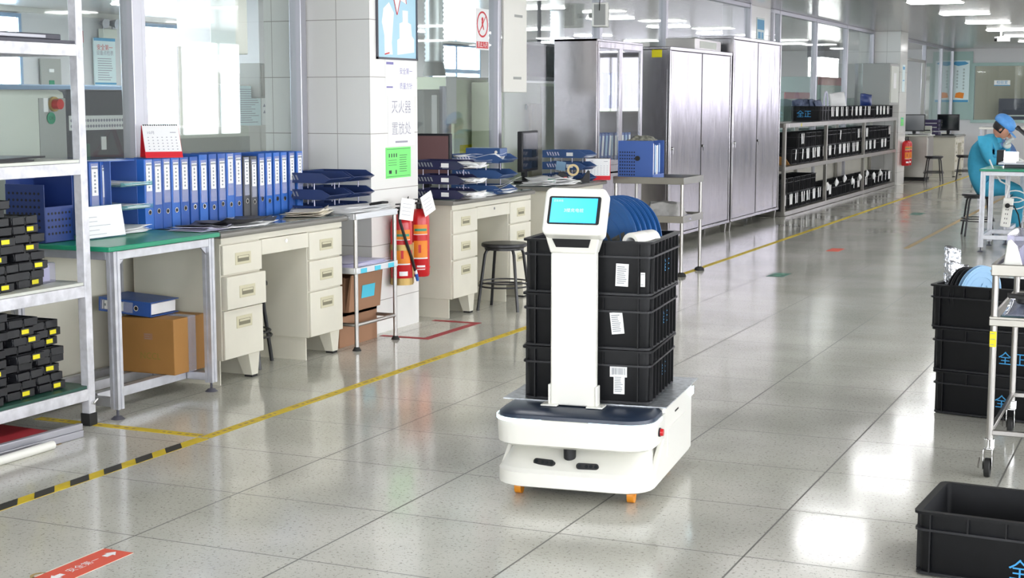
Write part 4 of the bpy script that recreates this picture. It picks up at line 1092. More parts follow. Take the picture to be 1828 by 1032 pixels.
stool('black stool tucked under the first desk, legs showing', (-4.56, 6.66, 0), .35)

# ================================================================ COLUMN SIGNS AND EXTINGUISHERS
XC = -4.41
def extinguisher(label, loc, rz, r=.066, brass=True, grp=None):
    t = thing('fire_extinguisher', label, 'fire extinguisher', loc, rz, grp)
    MB().lathe([(0, 0), (r*.9, 0), (r, .012), (r, .36), (r*.92, .385), (r*.55, .412), (.02, .42), (0, .42)], n=32).build('cylinder', 'red', t)
    v = MB().cyl((0, 0, .42), (0, 0, .45), .018, n=14).box(-.016, .016, -.05, .035, .45, .462).box(-.012, .012, -.055, .0, .475, .483).box(-.006, .006, -.008, .008, .45, .48)
    v.build('valve', 'black_metal', t, bevel=.002)
    o = MB()
    for (a0, a1, z0, z1_) in ((-.9, .9, .24, .335), ):
        pass
    def patch(name, a0, a1, z0, z1_, m, dr=.0008, par=t):
        mb = MB(); n = 10
        vs = [((r+dr)*math.cos(a0+(a1-a0)*i/n), (r+dr)*math.sin(a0+(a1-a0)*i/n), z) for z in (z0, z1_) for i in range(n+1)]
        mb.add(vs, [(i, i+1, n+2+i, n+1+i) for i in range(n)]); return mb.build(name, m, par)
    f0 = -1.0   # face turned towards the aisle and camera
    l1 = patch('upper_label', f0-.6, f0+.8, .262, .325, 'orange_label')
    patch('green_band', f0-.5, f0+.7, .285, .300, 'green_mat', .0014, l1)
    patch('white_line', f0-.6, f0+.8, .262, .266, 'paper', .0014, l1)
    l2 = patch('lower_label', f0-.6, f0+.8, .12, .225, 'orange_label')
    patch('red_mark', f0-.15, f0+.1, .15, .20, 'red', .0014, l2)
    patch('white_edge', f0-.6, f0+.8, .112, .12, 'paper', .0014, l2)
    patch('white_tag', f0-.3, f0+.5, .045, .072, 'paper')
    return t
ex1 = extinguisher('red fire extinguisher with black hose and brass bracket on the tiled column', (-4.335, 8.075, .30), 0)
ex2 = extinguisher('red fire extinguisher without hose beside the one with brass bracket', (-4.335, 8.305, .315), 0)
MB().lathe([(.067, -.012), (.070, -.012), (.070, .03), (.067, .03)], n=28).lathe([(.067, .20), (.070, .20), (.070, .235), (.067, .235)], n=28).box(-.074, -.066, -.012, .012, -.01, .24).box(.045, .05, .045, .065, -.01, .24).build('brass_bracket', 'brass', ex1)
MB().tube([(.02, -.03, .45), (.03, -.085, .44), (.045, -.10, .38), (.062, -.065, .27), (.072, -.01, .16), (.078, .03, .07)], .009, 8).build('hose', 'black_rubber', ex1)
MB().cyl((.078, .03, .075), (.08, .036, .05), .010, n=12).build('white_collar', 'paper', ex1); MB().cyl((.08, .036, .052), (.084, .048, .008), .012, .009, n=12).build('blue_nozzle', 'blue_nozzle', ex1)
MB().lathe([(.067, .05), (.069, .05), (.069, .06), (.067, .06)], n=24).build('bracket_ring', 'red', ex2)
def tag_card(label, loc, rz, tl):
    t = thing('inspection_tag', label, 'tag', loc, rz); o = MB().box(-.002, .002, -.055, .055, -.13, 0).xf(Matrix.Rotation(tl, 4, 'X')).build('card', 'paper', t)
    mb = MB()
    for k in range(4): mb.box(.002, .0026, -.04, .03, -.1+.022*k, -.098+.022*k)
    mb.xf(Matrix.Rotation(tl, 4, 'X')).build('print', 'ink_grey', o, smooth=0); MB().tube([(0, 0, -.005), (-.01, .01, .012), (-.03, .02, .0)], .002, 6).build('string', 'black_rubber', t)
tag_card('white inspection tag hanging on the left fire extinguisher', (-4.262, 8.03, .815), -.35, -.16)
tag_card('white inspection tag hanging on the right fire extinguisher', (-4.262, 8.255, .83), -.2, .38)
pz = gx(671, 105, XC)[2]
p0, p1 = gx(671, 100, XC)[1], gx(743, 100, XC)[1]
t = thing('picture_poster', 'framed blue and white picture high on the tiled column', 'poster', (XC+.001, (p0+p1)/2, pz))
pw_, ph_ = (p1-p0), .62
MB().box(0, .012, -pw_/2, -pw_/2+.012, 0, ph_).box(0, .012, pw_/2-.012, pw_/2, 0, ph_).box(0, .012, -pw_/2, pw_/2, 0, .012).box(0, .012, -pw_/2, pw_/2, ph_-.012, ph_).build('frame', 'machine_dark', t)
pp = MB().box(.0, .004, -pw_/2+.01, pw_/2-.01, .01, ph_-.01).build('print', 'machine_blue', t, smooth=0)
mb = MB()
mb.prism([(p[0], p[1]) for p in ((-.16, .03), (-.06, .03), (-.07, .10), (-.05, .22), (-.04, .28), (-.10, .34), (-.17, .30), (-.19, .22), (-.16, .14))], .0042, .005, 'X')
mb.prism([(.00, .03), (.22, .05), (.22, .13), (.19, .15), (.18, .22), (.14, .23), (.14, .30), (.07, .30), (.07, .23), (.03, .22), (.03, .13), (.0, .12)], .0042, .005, 'X')
mb.prism([(-.12, .42), (-.04, .36), (.0, .27), (.04, .36), (.12, .34), (.10, .42), (.17, .52), (.05, .5), (.0, .60), (-.06, .5), (-.17, .53)], .0042, .0055, 'X')
mb.build('white_shapes', 'paper', pp, smooth=0)
mb = MB()
for a, b in (((-.17, .53), (-.11, .42)), ((-.12, .42), (-.04, .37)), ((-.04, .36), (.0, .27)), ((.0, .27), (.04, .36)), ((.12, .34), (.10, .42)), ((.10, .42), (.17, .52)), ((-.16, .03), (-.10, .04))):
    d_ = Vector((0, b[0]-a[0], b[1]-a[1])); n_ = Vector((0, -d_.z, d_.y)).normalized()*.004
    mb.add([(.006, a[0]-n_.y, a[1]-n_.z), (.006, b[0]-n_.y, b[1]-n_.z), (.006, b[0]+n_.y, b[1]+n_.z), (.006, a[0]+n_.y, a[1]+n_.z)], [(0, 1, 2, 3)])
mb.build('outlines', 'sign_red', pp, smooth=0)
gp0, gp1 = gx(688, 264, XC), gx(733, 315, XC)
t = thing('green_notice', 'bright green notice sheet taped low on the tiled column', 'notice', (XC+.001, (gp0[1]+gp1[1])/2, gp1[2]))
gw, gh = gp1[1]-gp0[1], gp0[2]-gp1[2]
sh = MB().box(0, .0015, -gw/2, gw/2, 0, gh).build('sheet', 'green_paper', t, smooth=0)
mb = MB()
for k in range(4): mb.box(.0016, .0022, -gw*.38+k*.03, -gw*.38+k*.03+.010, gh*.68, gh*.80)
for k in range(3): mb.box(.0016, .0022, -gw*.4, -gw*.08, gh*(.42+.08*k), gh*(.43+.08*k))
for k in range(8): mb.box(.0016, .0022, gw*.04, gw*R.uniform(.3, .42), gh*(.2+.075*k), gh*(.215+.075*k))
mb.box(.0016, .0022, -gw*.38, -gw*.28, gh*.15, gh*.26).box(.0016, .0022, -gw*.12, -gw*.08, gh*.13, gh*.26)
mb.box(.0016, .0022, -gw*.46, gw*.46, gh*.94, gh*.95).box(.0016, .0022, -gw*.46, gw*.46, gh*.05, gh*.06)
mb.build('print', 'ink', sh, smooth=0)
q0 = gx(716, 215, XC)
t = thing('wall_notice', 'faint grey characters on white sheet above the green notice', 'notice', (XC+.001, q0[1], gx(716, 260, XC)[2]))
sh = MB().box(0, .0012, -.17, .17, 0, .30).build('sheet', 'paper', t, smooth=0)
mb = MB().mesh(text_mesh('灭火器'), facing('+x', (.0016, 0, .23), .085)).mesh(text_mesh('置放处'), facing('+x', (.0016, 0, .10), .085)).box(.0013, .0018, -.08, .08, .018, .03)
mb.build('characters', 'ink_grey', sh, smooth=0)
q0 = gx(716, 150, XC)
t = thing('wall_notice', 'white sheet with violet print under the framed picture', 'notice', (XC+.001, q0[1], gx(716, 172, XC)[2]))
sh = MB().box(0, .0012, -.20, .20, 0, .27).build('sheet', 'paper', t, smooth=0)
mb = MB().mesh(text_mesh('安全第一'), facing('+x', (.0016, .06, .15), .042)).mesh(text_mesh('质量方针'), facing('+x', (.0016, .06, .06), .042)).box(.0013, .0018, -.19, -.10, .19, .205).box(.0013, .0018, -.19, -.11, .05, .06)
mb.build('characters', 'ink_violet', sh, smooth=0)
# sign on the partition glass and white board beyond it
s0, s1 = gx(850, 14, XW+.01), gx(873, 90, XW+.01)
t = thing('prohibition_sign', 'white and red no entry sign on the partition glass', 'sign', (XW+.006, (s0[1]+s1[1])/2, s1[2]))
sw, shh = s1[1]-s0[1], s0[2]-s1[2]
pl = MB().box(0, .002, -sw/2, sw/2, 0, shh).build('plate', 'paper', t, smooth=0)
mb = MB().box(.0022, .003, -sw*.45, sw*.45, shh*.04, shh*.2)
mb.lathe([(sw*.37, .0022), (sw*.43, .0022), (sw*.43, .003), (sw*.37, .003), (sw*.37, .0022)], (0, 0, shh*.62), 32, 'X')
mb2 = MB().box(.0022, .003, -sw*.4, sw*.4, -.004, .004).xf(Matrix.Translation((0, 0, shh*.62)) @ Matrix.Rotation(.8, 4, 'X')); mb.add(mb2.v, mb2.f)
mb.lathe([(.0, .0022), (.017, .0022), (.017, .003), (0, .003)], (0, -.0, shh*.74), 14, 'X').prism([(-.02, shh*.5), (.0, shh*.58), (.018, shh*.48), (.028, shh*.5), (.012, shh*.62), (.02, shh*.69), (-.015, shh*.69), (-.012, shh*.6)], .0022, .0029, 'X')
mb.build('red_symbol', 'sign_red', pl, smooth=0)
MB().mesh(text_mesh('禁止入内'), facing('+x', (.0034, 0, shh*.12), sw*.2)).build('white_text', 'paper', pl, smooth=0)
b0, b1 = gx(897, 2, XW+.04), gx(938, 165, XW+.04)
t = thing('white_board', 'tall white panel hung on the partition beside the mullion', 'panel', (XW+.032, (b0[1]+b1[1])/2, b1[2]))
bw = b1[1]-b0[1]
MB().box(0, .02, -bw/2, bw/2, 0, 2.49-b1[2]).build('board', 'white_paint', t, bevel=.004)
MB().box(.02, .021, -bw*.1, bw*.25, .10, .12).build('handle_slot', 'machine_mid', t); MB().box(.02, .021, -bw*.05, bw*.3, .58, .60).build('handle_slot', 'machine_mid', t)
# ================================================================ THINGS ON DESKS TWO AND THREE
def monitor(label, loc, rz, w=.42, h=.27, m='dark_screen', back='black_plastic', stand=.12, grp=None, cat='monitor'):
    """screen faces local -y"""
    t = thing('monitor', label, cat, loc, rz, grp)
    cs = MB().box(-w/2, w/2, -.012, .03, stand, stand+h).build('casing', back, t, bevel=.006)
    MB().box(-w/2+.015, w/2-.015, -.0135, -.012, stand+.022, stand+h-.015).build('screen', m, t, smooth=0)
    MB().box(-.03, .03, .03, .055, stand*.5, stand+h*.5).prism(rrect(-.11, .11, -.07, .10, .03), 0, .012).box(-.025, .025, .02, .05, .01, stand+.03).build('stand', back, t, bevel=.003)
    return t
monitor('reddish brown monitor beside the tiled column, behind the navy trays', (-4.66, 9.02, z1), .15, .37, .30, m='monitor_back', stand=.11)
letter_tray('dark navy three-tier letter tray in front of the brown monitor', (-4.40, 8.80, z1), -PI/2, 'tray_navy', 3, .094, .24, .34, lab=True)
letter_tray('blue three-tier letter tray in the middle of the second desk', (-4.40, 9.38, z1), -PI/2, 'tray_blue', 3, .105, .25, .36)
for k in range(3): papers('white papers in the %s tier of the dark navy letter tray' % ('bottom', 'middle', 'top')[k], (-4.27, 8.80, z1+.0035+.094*k), .05, .25, .19, 6, .045, seed=60+k)
papers('curled white papers rolling over the top of the blue letter tray', (-4.42, 9.36, z1+.214), .1, .32, .21, 8, .06, seed=66)
papers('white papers sticking out of the lowest tier of the blue tray', (-4.34, 9.38, z1+.004), .05, .3, .2, 5, .02, seed=67)
t = thing('blue_folder', 'blue folder box lying on the top of the middle letter tray', 'folder', (-4.38, 9.42, z1+.252), 0)
MB().box(-.14, .12, -.06, .06, .0, .055).build('folder_body', 'tray_blue', t, bevel=.003); MB().cyl((.09, -.0605, .028), (.09, -.0615, .028), .011).build('ring', 'paper_warm', t)
papers('teal edged papers near the left front edge of the second desk', (-4.36, 9.05, z1), 1.2, .21, .32, 6, .02, seed=70, cover='teal_panel')
papers('open magazine with raised grey cover on the second desk', (-4.42, 9.55, z1), .7, .26, .34, 6, .05, seed=72, cover='machine_mid')
papers('dark papers under the open magazine on the second desk', (-4.45, 9.42, z1), .2, .2, .28, 4, .02, 'tray_black', seed=74)
papers('white curled sheets between the second desk and the black monitor', (-4.60, 9.75, z1), 1.0, .22, .3, 5, .06, seed=76)
mlx, mly = -4.66, 10.78
monitor('black flat monitor standing between the two blue letter trays', (mlx, mly, z1), 1.70, .44, .31, stand=.085)
letter_tray('blue three-tier letter tray right of the black monitor', (-4.46, 11.10, z1), -PI/2, 'tray_blue', 3, .092, .24, .34, lab=True)
papers('white sheets in the top tier of the right blue letter tray', (-4.42, 11.10, z1+.188), .05, .3, .2, 3, .015, seed=80)
t = thing('sticky_note', 'pale cyan sticky note on the right blue letter tray', 'note', (-4.47, 10.972, z1+.085), 0)
MB().box(-.045, .035, 0, .001, .0, .07).xf(Matrix.Rotation(.12, 4, 'Y')).build('note', 'reel_lightblue', t, smooth=0)
papers('long white sheets along the front of the third desk', (-4.40, 10.60, z1), .9, .24, .42, 6, .06, seed=82)
papers('scattered white sheets at the left end of the third desk', (-4.42, 10.42, z1), .2, .21, .3, 5, .03, seed=84)
t = thing('green_tape', 'green tape piece among the white sheets on third desk', 'tape', (-4.36, 10.52, z1+.022), .4); MB().prism(rrect(-.03, .03, -.05, .05, .01), 0, .02).build('tape_body', 'green_mat', t, bevel=.004)
t = thing('red_cap_bottle', 'small red capped bottle at the front edge of the third desk', 'bottle', (-4.29, 10.62, z1)); MB().lathe([(0, 0), (.022, 0), (.024, .03), (.018, .04), (0, .04)], n=18).build('bottle_body', 'red_flat', t); MB().lathe([(0, .04), (.014, .04), (.014, .055), (0, .055)], n=14).build('cap', 'red', t)
t = thing('tape_dispenser', 'black desk tape dispenser with a large clear tape roll', 'tape dispenser', (-4.33, 10.88, z1), .35)
MB().prism([(-.13, 0), (.13, 0), (.13, .085), (.115, .095), (.10, .075), (.07, .03), (.02, .02), (-.03, .03), (-.055, .07), (-.10, .085), (-.13, .05)], -.03, .03, 'Y').build('dispenser_body', 'black_plastic', t, bevel=.003)
MB().lathe([(.030, -.012), (.046, -.012), (.046, .012), (.030, .012), (.030, -.012)], (0, 0, 0), 28, 'Y').xf(Matrix.Translation((0, 0, .095))).build('tape_roll', 'tape_core', t)
c2 = thing('desk_calendar', 'white calendar with red base on third desk by the tape dispenser', 'calendar', (-4.30, 11.34, z1), .3); calendar(c2, .20, .17)
# ================================================================ CABINETS
def cab_legs(t, w, d, n=4):
    for a in (-.05, -w+.05):
        for b in (.06, d-.06):
            MB().add([(a-.035, b-.03, .12), (a+.035, b-.03, .12), (a+.035, b+.03, .12), (a-.035, b+.03, .12), (a-.02, b-.015, 0), (a+.02, b-.015, 0), (a+.02, b+.02, 0), (a-.02, b+.02, 0)], [(0, 1, 2, 3), (7, 6, 5, 4), (0, 4, 5, 1), (1, 5, 6, 2), (2, 6, 7, 3), (3, 7, 4, 0)]).build('leg', 'steel_shelf', t)
CX1, CX0 = -4.45, -4.83
# glass fronted cabinet
y0, y1, H1 = 11.70, 12.84, 1.905
t = thing('glass_cabinet', 'stainless cabinet with glass upper doors full of blue binders', 'cabinet', (CX1, y0, 0)); W_, L_ = CX1-CX0, y1-y0
cab_legs(t, W_, L_)
MB().box(-W_, 0, 0, .012, .12, H1).box(-W_, 0, L_-.012, L_, .12, H1).box(-W_, -W_+.01, .012, L_-.012, .12, H1).box(-W_, 0, 0, L_, H1-.02, H1).box(-W_, 0, 0, L_, .11, .13).box(-W_+.01, -.02, .012, L_-.012, .80, .82).box(-.02, 0, .0, L_, .80, .86).build('carcass', 'cabinet_steel', t, bevel=.003)
MB().box(-W_+.01, -.03, .012, L_-.012, 1.31, 1.335).build('shelf', 'machine_cream', t)
for k in range(2):
    a, b = .02+k*(L_-.04)/2, .02+(k+1)*(L_-.04)/2
    f = MB().box(-.018, .004, a, a+.04, .86, H1-.02).box(-.018, .004, b-.04, b, .86, H1-.02).box(-.018, .004, a+.04, b-.04, .86, .90).box(-.018, .004, a+.04, b-.04, H1-.07, H1-.02)
    o = f.build('glass_door', 'cabinet_steel', t, bevel=.002); MB().box(-.009, -.006, a+.04, b-.04, .90, H1-.07).build('pane', 'glass', o, smooth=0)
    MB().box(-.016, .003, a, b, .14, .79).build('steel_door', 'cabinet_steel', t, bevel=.003)
for row, z in enumerate((.822, 1.337)):
    for k in range(11):
        if row and k in (3, 9): continue
        yy = y0+.10+k*.088
        b = thing('ring_binder', 'blue binder on the %s shelf of the glass cabinet, %s from the left' % (('lower', 'upper')[row], ORD[k]), 'binder', (CX1-.06, yy, z), 0, 'binders in the glass cabinet')
        cb = MB().box(-.22, 0, -.032, .032, 0, .30); sl_ = MB().box(0, .0015, -.020, .020, .11, .28)
        if not row and 0 < k < 5:
            mx = Matrix.Rotation(-.16, 4, 'X'); cb.xf(mx @ Matrix.Translation((0, 0, .006))); sl_.xf(mx @ Matrix.Translation((0, 0, .006)))
        cb.build('cover', 'binder_blue', b, bevel=.002, segs=1); sl_.build('spine_label', 'reel_lightblue' if k % 2 else 'paper', b, smooth=0)
def steel_cab(name, label, y0, y1, H, door_split, x1=CX1, handle=.95):
    t = thing(name, label, 'cabinet', (x1, y0, 0)); W_, L_ = x1-CX0, y1-y0
    cab_legs(t, W_, L_)
    MB().box(-W_, -.025, 0, L_, .12, H-.02).box(-W_, .006, 0, L_, H-.035, H).box(-W_, .004, 0, L_, .10, .13).box(-.03, .0, 0, .035, .12, H-.03).box(-.03, 0, L_-.035, L_, .12, H-.03).build('carcass', 'cabinet_steel', t, bevel=.004)
    for g_ in door_split: MB().box(-.024, .0035, g_-.010, g_+.012, .14, H-.04).build('door_gap', 'recess', t, smooth=0)
    a = .036
    for k, b in enumerate(door_split+[L_-.036]):
        d = MB().box(-.022, .002 - (.008 if k % 2 else 0), a+(.014 if k else .003), b-.011, .135, H-.038).build('door', 'cabinet_steel', t, bevel=.004)
        hy = a+.06 if k == 0 else (a+.05 if k % 2 else b-.05)
        MB().cyl((-.004, hy, handle), (.014, hy, handle), .014, n=14).box(.010, .016, hy-.006, hy+.006, handle-.05, handle+.008).build('handle', 'chrome', d)
        a = b
    return t
c_ = steel_cab('steel_cabinet', 'stainless cabinet with two tall sliding doors and yellow sticker', 13.62, 15.72, 1.905, [1.02])
t = MB().box(-.0, .0012, -.05, .05, -.035, .035).xf(Matrix.Translation((-.13, -.0014, 1.84)) @ Matrix.Rotation(-PI/2, 4, 'Z')).build('yellow_sticker', 'yellow_label', c_, smooth=0)
MB().box(-.145, -.115, -.0022, -.0014, 1.825, 1.855).build('warning_mark', 'ink', c_, smooth=0)
steel_cab('steel_cabinet', 'tallest stainless cabinet next to the black crate shelving', 15.78, 17.86, 2.085, [1.0])
t = thing('cardboard_box', 'flat grey box lying on top of the lower steel cabinet', 'box', (-4.66, 15.0, 1.906), .05)
MB().box(-.15, .15, -.5, .6, 0, .11).build('box_body', 'steel', t, bevel=.004); MB().box(.15, .152, -.3, .4, .02, .09).build('front_label', 'machine_grey', t)

# ================================================================ STAINLESS CART WITH BLUE FILE BOX
ct = thing('steel_cart', 'stainless two-shelf cart holding a blue file box beside the cabinets', 'cart', (-3.65, 11.52, 0))
CW, CL = .56, .50
for a in (0, -CW):
    for b in (0, CL):
        l = MB().tube([(a, b, .025), (a, b, .770)], .0135, 12).build('leg', 'steel', ct); MB().lathe([(0, 0), (.042, 0), (.036, .022), (.014, .034), (0, .034)], (a, b, 0), 18).build('foot', 'black_rubber', l)
for z in (.742, .435):
    MB().box(-CW-.02, .02, -.02, CL+.02, z, z+.004).box(.016, .02, -.02, CL+.02, z-.005, z+.05).box(-CW-.02, -CW-.016, -.02, CL+.02, z-.005, z+.05).box(-CW-.02, .02, -.02, -.016, z-.005, z+.05).box(-CW-.02, .02, CL+.016, CL+.02, z-.005, z+.05).build('shelf', 'steel_shelf', ct, bevel=.003)
fb = thing('file_box', 'blue perforated file box with four white files on the steel cart', 'file box', (-4.05, 11.72, .7475), .0)
MB().box(-.17, .13, -.13, -.126, 0, .33).box(-.17, .13, .15, .154, 0, .33).box(-.17, -.166, -.126, .15, 0, .33).box(-.166, .13, -.126, .15, 0, .004).box(.126, .13, -.126, .15, 0, .06).build('box_body', 'file_blue', fb, bevel=.001)
mb = MB()
for a in range(7):
    for b in range(9): mb.cyl((-.15+.020*a, -.1302, .03+.026*b), (-.15+.020*a, -.1312, .03+.026*b), .006, n=8)
mb.build('perforation', 'recess', fb, smooth=0)
MB().lathe([(0, -.145), (.02, -.145), (.02, -.131), (0, -.131)], (0.0, 0, .19), 14, 'Y').build('black_knob', 'black_rubber', fb)
for k, m_ in enumerate(('paper', 'reel_lightblue', 'paper', 'reel_lightblue')):
    o = thing('folder', '%s file in the blue file box on the cart, %s from the left' % (('white', 'pale blue')[k % 2], ORD[k]), 'file', (-3.932, 11.63+.052*k, .752), 0, 'files in the blue file box')
    MB().box(-.26, 0, -.015, .015, 0, .305-.01*(k % 3)).build('cover', 'file_blue' if k % 2 else 'paper', o, bevel=.003); MB().box(0, .001, -.013, .013, .07, .29).build('spine', m_, o, smooth=0)
def cloth(label, loc, rz, w, d, h, m='cloth_grey', seed=0, name='folded_cloth', cat='cloth'):
    q = random.Random(seed); t = thing(name, label, cat, loc, rz); k = 3
    for i in range(k):
        a, b, c = q.uniform(0, 6), q.uniform(3, 7), q.uniform(0, 6)
        s = 1-.10*i
        def f(u, v):
            e = min(u, 1-u, v, 1-v)
            return ((u-.5)*w*s+.01*math.sin(9*v+a), (v-.5)*d*s+.01*math.sin(8*u+c), h*(i+.6)/k*(min(1, e*7))+.0+.010*math.sin(b*u*3+a)*math.sin(b*v*2+c)*min(1, e*5)+.002)
        MB().grid(f, 18, 18).build('fold', m, t, solid=.004)
    return t
cloth('rumpled patterned cloth lying on top of the blue file box', (-4.06, 11.73, 1.078), .2, .22, .20, .035, 'cloth_mixed', 5)
cloth('grey folded cloth on the middle shelf of the steel cart', (-3.88, 11.78, .440), .15, .40, .34, .15, 'cloth_grey', 8)
papers('white papers beside the grey cloth on the cart shelf', (-3.72, 11.78, .440), .1, .14, .3, 9, .01, seed=90, m='paper_lilac')
papers('few white sheets on the cart top beside the blue file box', (-3.78, 11.75, .7475), .2, .16, .3, 4, .02, seed=91)
t = thing('tape_gun', 'black and white hand tool lying on the cart middle shelf', 'tool', (-4.06, 11.62, .440), .5)
MB().prism([(-.10, 0), (.08, 0), (.09, .05), (.02, .07), (-.04, .13), (-.07, .12), (-.06, .05), (-.1, .03)], -.02, .02, 'Y').build('tool_body', 'black_plastic', t, bevel=.004); MB().lathe([(.02, -.015), (.045, -.015), (.045, .015), (.02, .015)], (-.05, 0, 0), 20, 'Y').xf(Matrix.Translation((0, 0, .12))).build('white_wheel', 'paper', t)
t = thing('spray_bottle', 'small bottle with green and blue caps on the cart shelf', 'bottle', (-4.13, 11.82, .440)); MB().lathe([(0, 0), (.03, 0), (.03, .09), (.012, .12), (0, .12)], n=18).build('bottle_body', 'paper', t); MB().lathe([(0, .12), (.014, .12), (.014, .15), (0, .15)], n=14).build('cap', 'green_mat', t)

# ================================================================ BLACK CRATE SHELVING
ys_ = [18.05, 20.35, 22.95, 26.0]
sh_ = thing('steel_shelving', 'long stainless three-level shelving holding many black crates', 'shelving', (-4.44, ys_[0], 0))
SD, SL = .40, ys_[-1]-ys_[0]-.38
ys_[-1] = ys_[0]+SL
SZ = (.055, .60, 1.125)
for y in ys_:
    for a in (0, -SD): MB().box(a-.022, a+.022, y-ys_[0]-.022, y-ys_[0]+.022, 0, 1.125).build('post', 'steel_shelf', sh_, bevel=.003)
for z in SZ:
    MB().box(-SD, .0, 0, SL, z-.004, z).box(-.022, .024, -.02, SL+.02, z-.05, z+.003).box(-SD-.024, -SD+.02, -.02, SL+.02, z-.05, z+.003).box(-SD, 0, -.024, -.0, z-.05, z+.003).box(-SD, 0, SL, SL+.024, z-.05, z+.003).build('shelf', 'steel_shelf', sh_, bevel=.002)
MB().add([(.024, .02, .0), (.024, -.03, 0), (.024, .02, .10)], [(0, 1, 2)]).build('gusset', 'steel_shelf', sh_, solid=.004)
MB().box(.0245, .026, .10, .14, 1.08, 1.12).build('white_sticker', 'paper', sh_, smooth=0); MB().box(.0245, .026, .75, .79, 1.08, 1.12).build('yellow_sticker', 'yellow_label', sh_, smooth=0)
CL_, CWd, CH = .36, .30, .195
proto_c = thing('storage_crate', 'x', 'crate', (0, 0, -5))
crate_mesh(CL_, CWd, CH, 4, 4).build('crate_shell', ['crate_black', 'crate_edge'], proto_c, smooth=30)
def tagpart(a, tilt, w_=.065, h_=.13, dz=0):
    return MB().box(0, .0015, -w_/2, w_/2, -h_, 0).xf(Matrix.Translation((CL_/2+.003, a, CH-.01+dz)) @ Matrix.Rotation(tilt, 4, 'X')).build('paper_tag', 'paper', proto_c, smooth=0)
tagpart(-.06, .15); tagpart(.06, -.1, .04)
tagpart(.03, -.25, .05, .13).name = 'hanging_tag'
cnt = 0
rows = (('top shelf', SZ[2]+.004, 0), ('middle shelf', SZ[1]+.004, 0), ('middle shelf upper layer', SZ[1]+.004+CH, 1), ('bottom shelf', SZ[0]+.004, 0), ('bottom shelf upper layer', SZ[0]+.004+CH, 1))
proto_used = False
for ri, (rn, z, up) in enumerate(rows):
    q = random.Random(ri+50); y = ys_[0]+(2.84, .75, 1.1, .2, .2)[ri]; k = 0
    while y < ys_[-1]-.16:
        if up and not (y < ys_[0]+1.9 and ri == 4 or ri == 2 and (ys_[0]+.7 < y)): y += .325; continue
        if ri == 4 and y < ys_[0]+.3: pass
        sk = set()
        if q.random() < .35: sk.add('paper_tag')
        if q.random() < .5: sk.add('hanging_tag')
        if up and q.random() < .7: sk |= {'paper_tag', 'hanging_tag'}
        loc = (-4.655+q.uniform(-.008, .008), y, z)
        lb_ = 'black crate on the %s of the steel shelving, %s from near end' % (rn, ORD[k])
        kw = dict(rz=q.uniform(-.03, .03), label=lb_, group='black crates on the steel shelving', skip=tuple(sk))
        r_ = dup(proto_c, loc, **kw); cnt += 1
        y += .325; k += 1
for ch in list(proto_c.children): bpy.data.objects.remove(ch)
bpy.data.objects.remove(proto_c)
# the large nearest crate standing across the top shelf, with the painted characters, and its bags
nc = crate('large black crate with blue painted characters at the near end of the shelving', 'crate', (-4.645, 20.34, SZ[2]+.004), 0, .42, .60, .2, 'black crates on the steel shelving', '全正', (-.03, -.288, .09), .10)
for k in range(5):
    bag('dark blue antistatic bag sticking out of the near crates, %s from the left' % ORD[k], (-4.80+.07*k, 20.2+.03*k, SZ[2]+.15), .3+.2*k, .15, .14, .1-.1*k, 'dark_bag', 20+k, grp='antistatic bags in the near crate')
bag('large white crumpled bag on a top shelf crate', (-4.66, 22.2, SZ[2]+.16), 1.2, .42, .24, -.2, 'paper', 31, th=.06)
bag('blue grey bag upright in a far top shelf crate', (-4.66, 24.2, SZ[2]+.16), .8, .22, .22, .0, 'binder_navy', 33, th=.06)
t = thing('bent_loop', 'pale looped strap rising from a top shelf crate', 'strap', (-4.66, 21.3, SZ[2]+.20)); MB().tube([(0, -.1+.0*i, .0) if i == 0 else (0, -.12*math.cos(PI*i/12), .2*math.sin(PI*i/12)) for i in range(13)], .012, 8).build('strap_loop', 'paper_lilac', t)
t = thing('cardboard_piece', 'brown cardboard piece on the middle shelf near end', 'cardboard', (-4.66, 18.6, SZ[1]+.003), .1); MB().prism([(-.14, 0), (.16, 0), (.10, .09), (-.05, .12)], -.02, .02, 'Y').build('board', 'cardboard', t)
for k in range(8):
    bag('white paper wad hanging out of the lower shelf crates, %s from the near end' % ORD[k], (-4.43, 20.5+.55*k, SZ[0]+.13+.03*(k % 3)), PI/2, .10, .11, 0, 'paper', 60+k, 'paper_wad', 'paper', th=.03, grp='paper wads in the lower crates')

# ================================================================ FAR END OF THE AISLE
def rnd_box(name, label, cat, x0, x1, y0, y1, z0, z1, m, parts=(), bevel=.006, part='body', grp=None):
    t = thing(name, label, cat, ((x0+x1)/2, (y0+y1)/2, z0), 0, grp)
    MB().box(x0, x1, y0, y1, z0, z1).build(part, m, t, bevel=bevel, world=True)
    for (nm, mm, b) in parts: MB().box(*b).build(nm, mm, t, bevel=.001, world=True)
    return t
e3 = extinguisher('red fire extinguisher on the far column beyond the black shelving', (-4.325, 26.28, .31), 0)
p3 = extinguisher('second red fire extinguisher on the far column, further away', (-4.325, 26.06, .31), 0)
c3 = gx(1577, 150, -4.41)
rnd_box('control_cabinet', 'tall grey electrical cabinet standing against the far column', 'cabinet', -4.86, -4.42, 24.9, 25.68, 1.33, 2.0, 'machine_mid', (('cabinet_door', 'machine_grey', (-4.42, -4.405, 24.94, 25.64, 1.37, 1.96)), ('white_notice', 'paper', (-4.405, -4.403, 25.15, 25.4, 1.6, 1.85))))
g_ = gx(1616, 195, XC)
